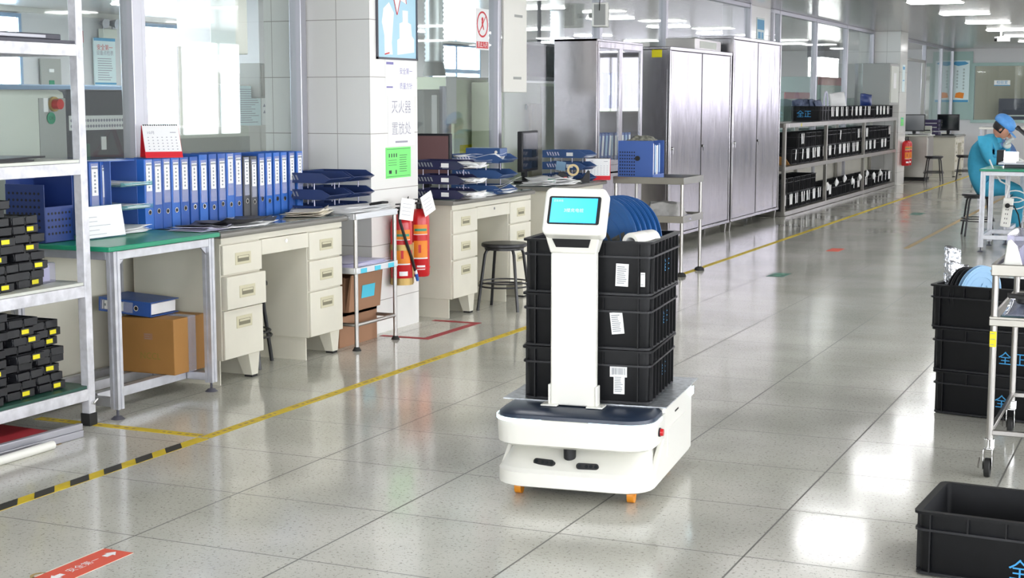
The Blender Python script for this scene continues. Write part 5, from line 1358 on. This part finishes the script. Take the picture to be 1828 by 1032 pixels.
for (z0, z1_, m_, nm, lb_) in ((1.55, 2.0, 'sign_pale', 'wall_notice', 'tall white notice with blue heading on the far column'), (.98, 1.12, 'green_paper', 'wall_notice', 'small green notice low on the far column')):
    t = thing(nm, lb_, 'notice', (XC+.001, 26.1, z0)); sh = MB().box(0, .003, -.13, .13, 0, z1_-z0).build('sheet', m_, t, smooth=0); MB().box(.0032, .004, -.1, .1, (z1_-z0)*.82, (z1_-z0)*.93).box(.0032, .004, -.08, .08, (z1_-z0)*.4, (z1_-z0)*.44).build('print', 'sign_blue', sh, smooth=0)
t = thing('wall_notice', 'blue and white notice high on the second column above the cabinets', 'notice', (-4.868, 18.45, 2.13)); sh = MB().box(0, .004, -.18, .18, 0, .28).build('sheet', 'sign_pale', t, smooth=0); MB().box(.0042, .005, -.16, .16, .14, .26).box(.0042, .005, -.12, .0, .03, .11).box(.0042, .005, .04, .12, .03, .11).build('print', 'sign_blue', sh, smooth=0)
rnd_box('steel_box_cabinet', 'low brownish steel cabinet next to the far red extinguishers', 'cabinet', -4.84, -4.15, 27.2, 27.9, .06, .78, 'steel_shelf', (('worktop', 'machine_grey', (-4.86, -4.13, 27.18, 27.92, .78, .80)), ('plinth', 'black_rubber', (-4.8, -4.2, 27.25, 27.85, 0, .06)), ('door', 'steel', (-4.15, -4.14, 27.25, 27.85, .1, .74))))
monitor('black monitor on the low steel cabinet at the far end', (-4.42, 27.45, .801), .2, .36, .30, stand=.06)
papers('white papers in front of the far monitor', (-4.28, 27.4, .801), .1, .3, .2, 6, .01, seed=95)
desk('cream metal desk near the far end below the dark monitors', 28.6, 29.9, x1=-3.85, x0=-4.45)
monitor('dark monitor at the right end of the far cream desk', (-4.05, 28.95, .772), .0, .40, .30, stand=.08)
letter_tray('violet letter tray tower on the far cream desk', (-4.32, 28.85, .772), .0, 'violet_case', 4, .075, .26, .33)
rnd_box('printer', 'small white printer beside the far black monitor', 'printer', -4.45, -4.30, 28.62, 28.80, .772, .94, 'machine_grey', (('paper_slot', 'recess', (-4.43, -4.32, 28.61, 28.62, .85, .87)),))
stool('black round stool near the far low steel cabinet, left one', (-3.98, 26.9, 0), .3, grp='two stools at the far desk')
stool('black round stool near the far cream desk, right one', (-3.55, 27.6, 0), .1, grp='two stools at the far desk')
# far posters
t = thing('hanging_poster', 'tall teal poster with vertical characters on the far wall', 'poster', ((gy(1703, 108, YF)[0]+gy(1728, 108, YF)[0])/2, YF-.05, 1.37)); sh = MB().box(-.2, .2, 0, .01, 0, .92).build('sheet', 'sign_pale', t, smooth=0)
MB().box(-.19, .19, -.002, 0, 0, .05).prism([(-.17, .84), (-.05, .80), (.12, .83), (.18, .86), (.1, .9), (-.12, .9)], -.002, 0, 'Y').build('blue_bands', 'sign_blue', sh, smooth=0)
mb = MB()
for k in range(7): mb.mesh(text_mesh('安全第一'[k % 4] if False else '全'), facing('-y', (.08, -.002, .72-.07*k), .05)); mb.mesh(text_mesh('全'), facing('-y', (-.06, -.002, .68-.07*k), .05)) if k < 6 else None
mb.build('characters', 'green_dark', sh, smooth=0); MB().prism([(-.1, .1), (.08, .08), (.1, .2), (0, .22), (-.08, .2)], -.002, 0, 'Y').build('picture', 'orange_label', sh, smooth=0)
t = thing('door_sign', 'white and blue sign behind the far window', 'sign', ((gy(1775, 145, YF)[0]+gy(1803, 145, YF)[0])/2, YF+.019, 1.73)); sh = MB().box(-.17, .17, 0, .01, 0, .12).build('plate', 'paper', t, smooth=0); MB().mesh(text_mesh('检验室'), facing('-y', (0, -.002, .07), .08)).box(-.17, .17, -.002, 0, 0, .02).build('characters', 'sign_blue', sh, smooth=0)
rnd_box('wall_cabinet', 'dark storage shelf seen through the far window', 'shelf', -3.95, -2.7, YF+.9, YF+1.3, .7, 1.45, 'machine_dark', (('shelf_edge', 'machine_grey', (-3.95, -2.7, YF+.88, YF+.9, 1.05, 1.08)),))
t = thing('security_camera', 'white and black ceiling camera at the right edge', 'camera', (-2.85, 26.0, CZ)); MB().cyl((0, 0, -.12), (0, 0, 0), .015).prism(rrect(-.06, .14, -.05, .05, .03), -.19, -.11).build('camera_body', 'white_plastic', t); MB().cyl((-.10, 0, -.15), (-.05, 0, -.15), .035).build('lens', 'recess', t)
# white machine cart behind the worker
t = thing('machine_cart', 'pale cart with a lit white top and blue reel behind the worker', 'cart', (-2.65, 22.2, 0))
for a in (0, .85):
    for b in (0, .5): MB().box(a-.015, a+.015, b-.015, b+.015, 0, 1.0).build('leg', 'trim_alu', t)
MB().box(-.03, .88, -.03, .53, 1.0, 1.03).build('top_shelf', 'white_paint', t, bevel=.003); MB().box(-.02, .87, -.02, .52, .35, .37).build('shelf', 'machine_grey', t); MB().box(-.02, .30, .0, .5, .66, .68).build('shelf', 'machine_grey', t)
r_ = reel('component_reel', 'dark blue round reel on the pale cart behind the worker', 'reel_blue', (-2.62, 22.1, .64), .2, .248, .05, 0); r_.location = (-2.42, 22.35, .621)
cloth('light crumpled sheet on pale cart behind the worker', (-2.49, 22.45, .683), .1, .28, .35, .2, 'cloth_grey', 12)
papers('bright white sheet on top of the pale cart', (-2.3, 22.4, 1.031), 0, .7, .3, 3, .01, seed=97)

# ================================================================ WORKER'S BENCHES
ba = bench('green_workbench', 'green topped aluminium workbench in front of the seated worker', -1.735, -.55, 14.5, 15.30, .775, .12)
bb = bench('green_workbench', 'second green workbench, where the worker leans at the microscope', -1.60, -.55, 15.34, 16.9, .775, .12)
t = thing('power_strip', 'white power strip with black plug hanging from the front workbench', 'power strip', (-1.50, 14.62, 0.0), 0)
a0 = gy(1795, 372, 14.62); a1 = gy(1790, 405, 14.62)
t.location = (a0[0], 14.62, a1[2]); 
MB().box(-.045, .045, -.02, .02, .0, .27).xf(Matrix.Rotation(.10, 4, 'Y')).build('strip_body', 'white_plastic', t, bevel=.006)
mb = MB()
for k in range(5): mb.box(-.012, -.006, -.0212, -.02, .03+.042*k, .045+.042*k).box(.006, .012, -.0212, -.02, .03+.042*k, .045+.042*k)
mb.xf(Matrix.Rotation(.10, 4, 'Y')).build('sockets', 'ink', t, smooth=0)
MB().cyl((.02, -.05, .20), (.02, -.02, .20), .022).build('plug', 'black_rubber', t); MB().tube([(.02, -.05, .20), (.08, -.06, .20), (.12, -.05, .12), (.14, -.02, 0), (.15, 0, -.12)], .006, 8).build('black_cable', 'black_rubber', t)
MB().tube([(.0, 0, .27), (.02, .03, .38), (-.06, .05, .42), (-.12, .03, .52), (-.16, 0, .62)], .008, 8).build('white_cable', 'paper', t)
t = thing('cable_coil', 'loose white cable coil hanging under the workbench', 'cable', (-1.42, 14.75, .42)); MB().tube([(.10*math.cos(a), 0, .07*math.sin(a)+.01*a) for a in [i*.4 for i in range(34)]], .006, 6).build('coil', 'paper', t)
t = thing('microscope_stage', 'flat dark base plate with white tray on the bench under the microscope', 'tray', (-1.35, 14.95, .776))
MB().box(-.20, .35, -.15, .2, 0, .03).build('base_plate', 'machine_dark', t, bevel=.004); MB().box(-.25, .35, -.18, .22, .03, .05).build('tray', 'trim_alu', t, bevel=.004); MB().box(-.10, .22, -.1, .15, .05, .062).build('white_pad', 'paper', t)
t = thing('microscope', 'white stereo microscope with black eyepieces the worker looks into', 'microscope', (-1.40, 15.75, .776))
MB().prism(rrect(-.06, .26, -.11, .11, .03), 0, .03).build('base', 'machine_mid', t, bevel=.004)
MB().cyl((.20, 0, .03), (.20, 0, .46), .014).box(.14, .24, -.04, .04, .20, .28).build('pillar', 'chrome', t)
MB().prism([(-.05, .18), (.12, .18), (.13, .28), (.06, .31), (-.05, .29)], -.055, .055, 'Y').cyl((0.02, 0, .13), (0.02, 0, .18), .045, n=20).build('head', 'white_plastic', t, bevel=.006)
for sy in (-.03, .03): MB().cyl((-.03, sy, .27), (-.12, sy, .345), .019, .016).cyl((-.12, sy, .345), (-.145, sy, .366), .021, n=14).build('eyepiece', 'black_plastic', t)
MB().cyl((.06, -.085, .24), (.06, .085, .24), .024, n=18).build('focus_knob', 'black_plastic', t)
rnd_box('light_box', 'bright white lamp block glowing beside the microscope', 'lamp', -1.62, -1.50, 15.45, 15.6, .776, .90, 'panel_light', (('lamp_base', 'black_plastic', (-1.69, -1.622, 15.45, 15.6, .776, .92)),))
stool('black stool under the seated worker at the bench', (-1.95, 16.32, 0), .25, .44, .17)

# ================================================================ THE WORKER
def skin_mesh(name, chains, m, parent=None, sub=2, label=None, root=0):
    """chains: list of lists of ((x,y,z), r). Points given with the same coordinates are welded."""
    vs = []; rs = []; es = []; idx = {}
    for ch in chains:
        prev = None
        for p, r in ch:
            k = tuple(round(c, 4) for c in p)
            if k not in idx: idx[k] = len(vs); vs.append(p); rs.append(r if isinstance(r, tuple) else (r, r))
            i = idx[k]
            if prev is not None and prev != i: es.append((prev, i))
            prev = i
    me = bpy.data.meshes.new(name); me.from_pydata(vs, es, [])
    o = bpy.data.objects.new(name, me); COL.objects.link(o)
    if parent: o.parent = parent
    md = o.modifiers.new('skin', 'SKIN'); md.use_smooth_shade = True
    sv = me.skin_vertices[0].data
    for i, r in enumerate(rs): sv[i].radius = r; sv[i].use_root = (i == root)
    sb = o.modifiers.new('sub', 'SUBSURF'); sb.levels = sub; sb.render_levels = sub
    dg = bpy.context.evaluated_depsgraph_get(); me2 = bpy.data.meshes.new_from_object(o.evaluated_get(dg))
    o.modifiers.clear(); o.data = me2; me2.materials.clear(); me2.materials.append(M[m])
    me2.polygons.foreach_set('use_smooth', [True]*len(me2.polygons))
    if label: o['label'] = label
    return o
pr = thing('person', 'seated person in blue work coat and blue cap leaning to a microscope', 'person', (-1.95, 16.30, 0), 0)
# local frame: +x forward (towards bench), y lateral, z up
pel, bel, che, sho, nek = (0, 0, .55), (.0, 0, .68), (.035, 0, .84), (.09, 0, .965), (.155, 0, 1.03)
body = [[(pel, (.165, .15)), (bel, (.15, .125)), (che, (.165, .13)), (sho, (.13, .11)), (nek, (.058, .055))],
        [(pel, (.165, .15)), ((.06, -.095, .50), .105), ((.24, -.11, .515), .088), ((.40, -.11, .50), .068), ((.41, -.11, .34), .066), ((.37, -.12, .14), .062)],
        [(pel, (.165, .15)), ((.06, .095, .50), .105), ((.24, .12, .515), .088), ((.38, .13, .50), .068), ((.34, .13, .30), .062), ((.28, .14, .14), .058)],
        [(sho, (.13, .11)), ((.07, -.155, .985), .075), ((.09, -.21, .86), .062), ((.125, -.215, .775), .056), ((.24, -.17, .795), .046), ((.33, -.13, .81), .040)],
        [(sho, (.13, .11)), ((.09, .155, .985), .075), ((.16, .20, .88), .058), ((.22, .19, .86), .052), ((.25, .10, .905), .044), ((.262, .055, .95), .036)]]
b_ = skin_mesh('body', body, 'coat_blue', pr)
# neck, head
hx, hz = .215, 1.115
nk_ = skin_mesh('neck', [[((.15, 0, 1.0), .05), ((.185, 0, 1.06), .048)]], 'skin', pr, 1)
def ell(c, r, n=20, m=14, f=None):
    vs = []; 
    for j in range(m+1):
        t = PI*j/m
        for i in range(n):
            a = 2*PI*i/n; p = [math.sin(t)*math.cos(a), math.sin(t)*math.sin(a), math.cos(t)]
            if f: p = f(p)
            vs.append((c[0]+r[0]*p[0], c[1]+r[1]*p[1], c[2]+r[2]*p[2]))
    fs = [(j*n+i, (j+1)*n+i, (j+1)*n+(i+1) % n, j*n+(i+1) % n) for j in range(m) for i in range(n)]
    return vs, fs
HT = Matrix.Translation((hx, 0, hz)) @ Matrix.Rotation(math.radians(38), 4, 'Y')
def jaw(p):
    x, y, z = p
    if z < 0: y *= 1+.28*z; x = x*(1+.10*z)+.10*(-z)
    return (x, y, z)
def hp(mb, name, m, parent=pr, **k): return mb.xf(HT).build(name, m, parent, **k)
hd_ = hp(MB().add(*ell((0, 0, 0), (.093, .074, .112), 24, 18, jaw)), 'head', 'skin', smooth=80)
nose = MB().add(*ell((.102, 0, -.018), (.016, .011, .021), 10, 8)); hp(nose, 'nose', 'skin', hd_, smooth=80)
for sy in (-1, 1):
    hp(MB().add(*ell((.079, sy*.030, .010), (.010, .013, .008), 10, 8)), 'eye', 'paper', hd_, smooth=80)
    hp(MB().add(*ell((.0875, sy*.030, .008), (.004, .006, .006), 10, 8)), 'iris', 'ink', hd_, smooth=80)
    hp(MB().tube([(.080, sy*.016, .026), (.083, sy*.030, .032), (.072, sy*.046, .028)], .0035, 6), 'eyebrow', 'hair', hd_)
    hp(MB().add(*ell((-.004, sy*.075, -.008), (.016, .007, .027), 10, 10)), 'ear', 'skin', hd_, smooth=80)
hp(MB().add(*ell((.094, 0, -.062), (.008, .024, .007), 12, 8)), 'mouth', 'lip', hd_, smooth=80)
hair = MB().add(*ell((-.012, 0, .012), (.094, .083, .108), 24, 14, lambda p: (p[0] if p[0] < .35 else .35, p[1], max(p[2], -.55)))); hp(hair, 'hair', 'hair', pr, smooth=60)
capm = MB().add(*ell((-.018, 0, .060), (.118, .100, .082), 28, 14, lambda p: (p[0]*(1+.04*math.sin(9*math.atan2(p[1], p[0]))), p[1]*(1+.04*math.sin(9*math.atan2(p[1], p[0]))), max(p[2], -.42))))
cap = hp(capm, 'work_cap', 'cap_blue', pr, smooth=80)
hp(MB().prism([(p[0], p[1]) for p in [(.06, -.075), (.11, -.07), (.150, -.04), (.160, 0), (.150, .04), (.11, .07), (.06, .075)]], .030, .038).xf(Matrix.Rotation(.15, 4, 'Y')), 'visor', 'cap_blue', cap, bevel=.003)
MB().lathe([(.056, .985), (.066, .97), (.072, 1.0), (.062, 1.025), (.058, 1.02)], (.148, 0, 0), 20).build('collar', 'coat_blue', pr)
# gloved hands: palm plus five separate fingers each
def hand(name, palm0, palm1, side, curl, nrm, m='glove_white'):
    p0, p1 = Vector(palm0), Vector(palm1); d = (p1-p0).normalized(); n = Vector(nrm).normalized(); s = d.cross(n).normalized()*side
    ch = [[(tuple(p0), (.027, .022)), (tuple(p0.lerp(p1, .5)), (.036, .018)), (tuple(p1), (.036, .014))]]
    o = skin_mesh(name, ch, m, pr, 2)
    for k, (off, ln) in enumerate(((-.030, .066), (-.010, .076), (.011, .071), (.030, .055))):
        a = p1 + s*off - d*.012; pts = [(tuple(a), .0095)]; dd = d.copy(); cur = a
        for j in range(3):
            dd = (Matrix.Rotation(curl*(1+.12*k), 3, s*(-1) if side > 0 else s) @ dd).normalized(); cur = cur + dd*ln*(.42, .33, .25)[j]; pts.append((tuple(cur), (.0090, .0085, .0075)[j]))
        skin_mesh('finger', [pts], m, o, 1)
    a = p0.lerp(p1, .35) - s*.028
    b = a - s*.028 + d*.022 - n*.006; c = b + d*.026 - n*.008
    skin_mesh('thumb', [[(tuple(a), .011), (tuple(b), .010), (tuple(c), .0085)]], m, o, 1)
    return o
hand('right_hand', (.335, -.128, .812), (.40, -.11, .818), 1, .30, (0, 0, 1))
hand('left_hand', (.265, .04, .96), (.28, -.005, 1.01), -1, .45, (-.8, .1, .5))
MB().tube([(.256, .065, .935), (.26, .052, .95), (.264, .042, .962)], [.040, .043, .034], 14).build('glove_cuff', 'glove_white', pr)
MB().tube([(.315, -.138, .806), (.33, -.13, .811), (.342, -.126, .813)], [.040, .043, .034], 14).build('glove_cuff', 'glove_white', pr)
for k, (x, y, rz) in enumerate(((.37, -.12, 0), (.28, .14, 0))):
    sh = skin_mesh('shoe', [[((x-.03, y, .045), (.042, .042)), ((x+.06, y, .04), (.045, .035)), ((x+.14, y, .032), (.040, .026))]], 'shoe', pr, 2)
    MB().prism([(px*1.0+x, py+y) for px, py in rrect(-.075, .185, -.042, .042, .038)], 0, .016).build('sole', 'paper', sh, bevel=.003)
skin_mesh('trousers', [[((.41, -.11, .30), .070), ((.375, -.12, .10), .064)]], 'coat_blue', pr, 1)
skin_mesh('trousers', [[((.33, .13, .28), .064), ((.285, .14, .10), .060)]], 'coat_blue', pr, 1)

# ================================================================ THE LAB BEHIND THE GLASS
def P_(x, y, X): return gx(x, y, X)
def gbox(name, label, cat, px0, px1, pyt, X, dX, z0, m, z1=None, parts=None, grp=None, bevel=.01, part='body'):
    """box whose aisle-side face lies at X, spanning the picture columns px0..px1 there"""
    y0, y1 = gx(px0, pyt, X)[1], gx(px1, pyt, X)[1]; zt = z1 if z1 is not None else gx((px0+px1)/2, pyt, X)[2]
    t = thing(name, label, cat, (X-dX/2, (y0+y1)/2, z0), 0, grp)
    MB().box(X-dX, X, y0, y1, z0, zt).build(part, m, t, bevel=bevel, world=True)
    for (nm, mm, a, b, c, d, out) in (parts or ()):   # fractions of the front face
        MB().box(X+.0, X+out, y0+(y1-y0)*a, y0+(y1-y0)*b, z0+(zt-z0)*c, z0+(zt-z0)*d).build(nm, mm, t, bevel=.002, world=True)
    return t, y0, y1, zt
t, a, b, c = gbox('oven_machine', 'pale grey oven machine with red stop button behind the glass', 'machine', -60, 117, 160, -5.6, 1.2, .0, 'machine_grey', None, [('side_panel', 'machine_mid', .70, .985, .03, .97, .006)], bevel=.03)
e = gx(95, 186, -5.59)
MB().cyl((e[0], e[1], e[2]), (e[0]+.05, e[1], e[2]), .028, n=18).build('stop_button', 'red', t, world=True); MB().lathe([(0, 0), (.04, 0), (.04, .012), (0, .012)], (0, 0, 0), 20, 'X').xf(Matrix.Translation((e[0], e[1], e[2]))).build('yellow_ring', 'brass', t, world=True)
MB().box(-5.594, -5.590, gx(78, 186, -5.59)[1], gx(86, 186, -5.59)[1], gx(82, 200, -5.59)[2], gx(82, 175, -5.59)[2]).build('label_plate', 'paper', t, world=True)
e = gx(91, 211, -5.59); MB().cyl(e, (e[0]+.004, e[1], e[2]), .032, n=24).build('green_sticker', 'green_mat', t, world=True); MB().mesh(text_mesh('OK'), facing('+x', (e[0]+.0045, e[1], e[2]), .03)).build('sticker_text', 'green_dark', t, smooth=0, world=True)
t, a, b, c = gbox('tall_machine', 'dark grey machine with a white dotted strip behind the glass', 'machine', 118, 232, 160, -6.6, 1.0, .0, 'machine_dark', None, [('white_strip', 'paper', .02, .98, .82, .885, .006), ('green_panel', 'floor_green', .15, .32, .62, .76, .006), ('label', 'paper', .50, .58, .73, .79, .007), ('left_door', 'machine_mid', .50, .96, .08, .58, .004), ('red_box', 'pink_red', .25, .48, .45, .55, .006)])
mb = MB()
for k in range(22):
    for j in range(2): mb.cyl((-6.594, a+(b-a)*(.05+.042*k), c*(.838+.025*j)), (-6.592, a+(b-a)*(.05+.042*k), c*(.838+.025*j)), .010, n=8)
mb.build('dots', 'ink_grey', t, smooth=0, world=True)
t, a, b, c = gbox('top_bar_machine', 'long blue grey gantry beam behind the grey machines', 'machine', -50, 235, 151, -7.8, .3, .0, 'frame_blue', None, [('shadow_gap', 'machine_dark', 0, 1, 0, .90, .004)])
t, a, b, c = gbox('blue_machine', 'light blue machine with a white stripe behind calendar', 'machine', 252, 312, 176, -8.45, .6, .0, 'machine_blue', None, [('white_stripe', 'paper', .1, .5, .80, .86, .005), ('upper_window', 'sign_pale', .05, .9, .9, .97, .004)])
t, a, b, c = gbox('reflection_panel', 'tall white panel standing in for a bright window reflection in the glass', 'machine', 316, 386, 84, -8.0, .12, .62, 'white_paint', None, [('black_edge', 'machine_dark', -.02, .015, 0, 1, .004), ('top_vent', 'machine_mid', .1, .35, .93, .97, .004)], bevel=.02)  # white panel put in for a window reflection seen on the glass
rnd_box('machine_table', 'grey bench under the tall white panel', 'bench', -8.3, -8.05, gx(300, 230, -8.05)[1], gx(470, 230, -8.05)[1], 0, .60, 'machine_grey', ())
t, a, b, c = gbox('lab_counter', 'grey lab counter with a raised shelf and curved end', 'counter', 300, 445, 226, -6.9, .5, 0, 'machine_grey', None, [('under_shelf', 'machine_mid', 0, 1, .55, .93, .003)])
# notice boards and wall boxes on a cross wall inside the lab
struct('wall_divider', MB().box(-9.6, -8.6, gx(463, 100, -8.6)[1], gx(463, 100, -8.6)[1]+2.2, 0, CZ), 'wall_grey', smooth=0)
YD = gx(463, 100, -8.6)[1]
t, a, b, c = gbox('white_cabinet', 'pale green steel cabinet below the lab notices', 'cabinet', 384, 486, 228, -7.45, .5, 0, 'machine_cream', None, [('door_gap', 'machine_mid', .49, .51, 0, 1, .002)])
for (x0, x1, yt, yb, m_, lb_, tx_) in ((392, 416, 153, 225, 'sign_pale', 'left pale notice sheet with small print in the lab', 1), (418, 463, 153, 225, 'sign_pale', 'wide pale notice sheet with rows of small print in the lab', 1), (465, 484, 175, 223, 'paper', 'white safety notice with warning triangles in the lab', 2)):
    X = -7.0; y0, y1, z0, z1_ = gx(x0, yt, X)[1], gx(x1, yt, X)[1], gx(x0, yb, X)[2], gx(x0, yt, X)[2]
    t = thing('notice_board', lb_, 'notice', (X, (y0+y1)/2, z0)); w_ = y1-y0; h_ = z1_-z0
    sh = MB().box(0, .01, -w_/2, w_/2, 0, h_).build('sheet', m_, t, smooth=0)
    MB().box(-.02, 0, -w_/2-.01, w_/2+.01, -.35, h_+.01).build('backing_stand', 'trim_white', t)
    mb = MB()
    if tx_ == 1:
        for k in range(16): mb.box(.0102, .011, -w_*.4, w_*R.uniform(.1, .42), h_*(.08+.055*k), h_*(.095+.055*k))
        mb.build('print', 'ink_grey', sh, smooth=0)
    else:
        for (u, v) in ((-.25, .72), (.2, .72), (-.25, .48), (.2, .48), (0, .25)): mb.prism([(w_*(u-.13), h_*(v-.05)), (w_*(u+.13), h_*(v-.05)), (w_*u, h_*(v+.07))], .0102, .011, 'X')
        mb.build('triangles', 'ink_grey', sh, smooth=0)
t, a, b, c = gbox('wall_unit', 'long white wall unit above the lab notice sheets', 'wall unit', 388, 466, 129, -7.3, .3, gx(420, 150, -7.3)[2], 'white_paint', None, [('lower_lip', 'machine_mid', .05, .98, .02, .06, .02)], bevel=.015)
t, a, b, c = gbox('switch_box', 'grey electrical switch box beside the tiled column', 'box', 464, 484, 113, -6.9, .2, gx(470, 175, -6.9)[2], 'machine_mid', None, [('box_door', 'steel_shelf', .08, .92, .06, .94, .006), ('latch', 'black_metal', .45, .52, .48, .53, .01)])
t, a, b, c = gbox('extraction_hood', 'white hanging extraction hood under the lab ceiling', 'hood', 421, 442, 48, -8.4, .3, gx(430, 97, -8.4)[2], 'white_paint', CZ)
# wall items on the far lab wall
XI = XL+.03
for (x0, x1, yt, yb, nm, m_, lb_) in ((165, 203, 67, 155, 'wall_poster', 'sign_pale', 'white poster with red and blue heading on the far lab wall'), (70, 106, 104, 153, 'wall_box', 'machine_mid', 'grey green wall box on the far lab wall by the rack')):
    y0, y1, z0, z1_ = gx(x0, yt, XI)[1], gx(x1, yt, XI)[1], gx(x0, yb, XI)[2], gx(x0, yt, XI)[2]; w_ = y1-y0; h_ = z1_-z0
    t = thing(nm, lb_, 'poster' if nm == 'wall_poster' else 'box', (XI, (y0+y1)/2, z0))
    sh = MB().box(0, .02, -w_/2, w_/2, 0, h_).build('plate', m_, t, smooth=0)
    if nm == 'wall_poster':
        MB().box(.0202, .022, -w_/2, w_/2, h_*.94, h_).box(.0202, .022, -w_/2, w_/2, h_*.05, h_*.09).build('blue_band', 'sign_blue', sh, smooth=0)
        MB().mesh(text_mesh('安全第一'), facing('+x', (.022, 0, h_*.80), w_*.19)).build('red_heading', 'sign_red', sh, smooth=0)
        mb = MB().mesh(text_mesh('设备点检表'), facing('+x', (.022, 0, h_*.69), w_*.16))
        for k in range(10): mb.box(.0202, .022, -w_*.35, w_*R.uniform(.1, .35), h_*(.14+.048*k), h_*(.155+.048*k))
        mb.build('print', 'ink_grey', sh, smooth=0)
    else:
        MB().box(.02, .03, -w_*.12, w_*.12, h_*.5, h_*.62).build('label', 'paper', sh, smooth=0); MB().box(.02, .03, -w_*.12, w_*.12, h_*.05, h_*.2).build('green_label', 'green_mat', sh, smooth=0)
y0 = gx(187, 40, XI)[1]
t = thing('emergency_light', 'twin-head emergency light above the poster on the far lab wall', 'light', (XI, y0, 2.23)); MB().box(0, .09, -.14, .14, 0, .12).build('battery_box', 'machine_grey', t, bevel=.005)
for s_ in (-1, 1): MB().cyl((.05, s_*.09, .12), (.05, s_*.09, .17), .01).cyl((.02, s_*.09, .20), (.11, s_*.11, .19), .035, .06, n=16).build('lamp_head', 'trim_alu', t)
t = thing('signal_lamp', 'small red signal lamp with a green base above the machines', 'signal lamp', gx(140, 76, -6.6)); MB().cyl((0, 0, -.03), (0, 0, .0), .03).build('green_base', 'green_mat', t); MB().cyl((0, 0, 0), (0, 0, .075), .032).build('red_lens', 'sign_red', t); MB().cyl((0, 0, -.34), (0, 0, -.03), .008).build('stalk', 'trim_alu', t)
# beyond the tiled column
y0 = gx(775, 60, -6.4)[1]
t = thing('flexible_duct', 'silver flexible air duct hanging from lab ceiling beside column', 'duct', (-6.4, y0, 1.75))
MB().lathe([(.095 if k % 2 else .082, .0+.8*k/40) for k in range(41)], n=20).build('duct_hose', 'duct', t, smooth=80); MB().cyl((0, 0, -.12), (0, 0, 0), .11, .09).build('collar', 'machine_mid', t)
t = thing('flexible_duct', 'thin silver flexible duct hanging further back beyond the white panel', 'duct', (-7.4, gx(995, 40, -7.4)[1], 1.95)); MB().lathe([(.095 if k % 2 else .082, .0+.6*k/30) for k in range(31)], n=16).build('duct_hose', 'duct', t, smooth=80)
t, a, b, c = gbox('green_cabinet', 'pale green machine housing behind the second desk', 'machine', 811, 870, 138, -6.6, .6, .75, 'machine_cream', None, [('lid', 'white_paint', 0, 1, .97, 1.0, .01), ('yellow_tag', 'yellow_label', .15, .55, .12, .24, .004), ('side_door', 'sign_pale', .68, .98, .15, .90, .03)])
rnd_box('equipment_bench', 'dark base under the pale green machine housing', 'bench', -7.6, -6.6, a, b, 0, .74, 'machine_dark', ())
t, a, b, c = gbox('grey_machine', 'grey framed machine with a lit strip left of the green housing', 'machine', 757, 806, 160, -6.0, .6, 0, 'machine_mid', None, [('bright_strip', 'paper', .25, .42, .45, .97, .01), ('post', 'trim_alu', .55, .70, .3, 1.02, .03), ('white_sheet', 'paper', .78, 1.15, .80, 1.08, .01)])
t, a, b, c = gbox('control_cabinet', 'pale cream control cabinet with a round green sticker', 'cabinet', 898, 992, 148, -6.2, .35, 0, 'machine_cream', None, [('vent_panel', 'machine_grey', .70, .98, .1, .98, .004)])
e = gx(939, 191, -6.195); MB().cyl(e, (e[0]+.006, e[1], e[2]), .028, n=24).build('green_sticker', 'green_mat', t, world=True)
rnd_box('tan_board', 'tan board leaning on the cream control cabinet', 'board', -6.14, -6.10, gx(950, 190, -6.1)[1], gx(968, 190, -6.1)[1], .6, gx(958, 185, -6.1)[2], 'tan_board', ())
tv0, tv1 = gx(939, 74, -5.9), gx(981, 145, -5.9)
t = thing('wall_television', 'large black television hanging behind the partition above cream cabinet', 'television', (-5.9, (tv0[1]+tv1[1])/2, tv1[2])); w_ = tv1[1]-tv0[1]+.3
MB().box(-.06, 0, -w_/2+.1, w_/2+.1, 0, tv0[2]-tv1[2]).build('casing', 'black_plastic', t, bevel=.006); MB().box(.0, .002, -w_/2+.13, w_/2+.07, .04, tv0[2]-tv1[2]-.03).build('screen', 'tv_black', t, smooth=0); MB().cyl((-.03, .1, tv0[2]-tv1[2]), (-.03, .1, CZ-tv1[2]), .02).build('ceiling_pole', 'machine_dark', t)
# white loudspeaker on the mullion
s0 = gx(1070, 28, XW+.12)
t = thing('loudspeaker', 'small white loudspeaker hung on the partition mullion', 'loudspeaker', (XW+.13, s0[1], s0[2]-.10), .25)
MB().box(-.07, .07, -.065, .065, 0, .21).build('cabinet', 'white_plastic', t, bevel=.008); MB().box(-.05, .05, -.067, -.064, .015, .195).build('grille', 'machine_mid', t); MB().tube([(0, -.07, .21), (0, -.09, .14), (0, -.02, .30), (-.05, 0, .36)], .004, 6).build('cable', 'black_rubber', t)
MB().box(-.10, -.06, -.02, .02, .08, .12).build('bracket', 'machine_mid', t)
# beyond the second column, seen over the crates
t, a, b, c = gbox('teal_machine', 'teal glass fronted machine behind the partition over the shelving', 'machine', 1400, 1452, 165, -6.0, .7, 0, 'teal_panel', None, [('red_rail', 'pink_red', 0, 1, .93, 1.0, .02)])
t, a, b, c = gbox('teal_machine', 'second teal machine with a red top rail further along', 'machine', 1460, 1505, 138, -6.0, .7, 0, 'teal_panel', None, [('red_rail', 'pink_red', 0, 1, .92, 1.0, .02)])
t, a, b, c = gbox('teal_machine', 'third teal machine near the grey electrical cabinet', 'machine', 1518, 1547, 175, -5.9, .3, 0, 'teal_panel', None, [('grey_strip', 'machine_mid', 0, 1, .85, .88, .01)])
e = gx(1484, 100, -6.6)
rnd_box('lit_display', 'bright hanging white display in the far lab', 'display', -6.9, -6.6, e[1]-.7, e[1]+.7, 1.85, 2.25, 'panel_light', (('casing', 'machine_dark', (-6.92, -6.58, e[1]-.72, e[1]+.72, 2.25, 2.55)),))
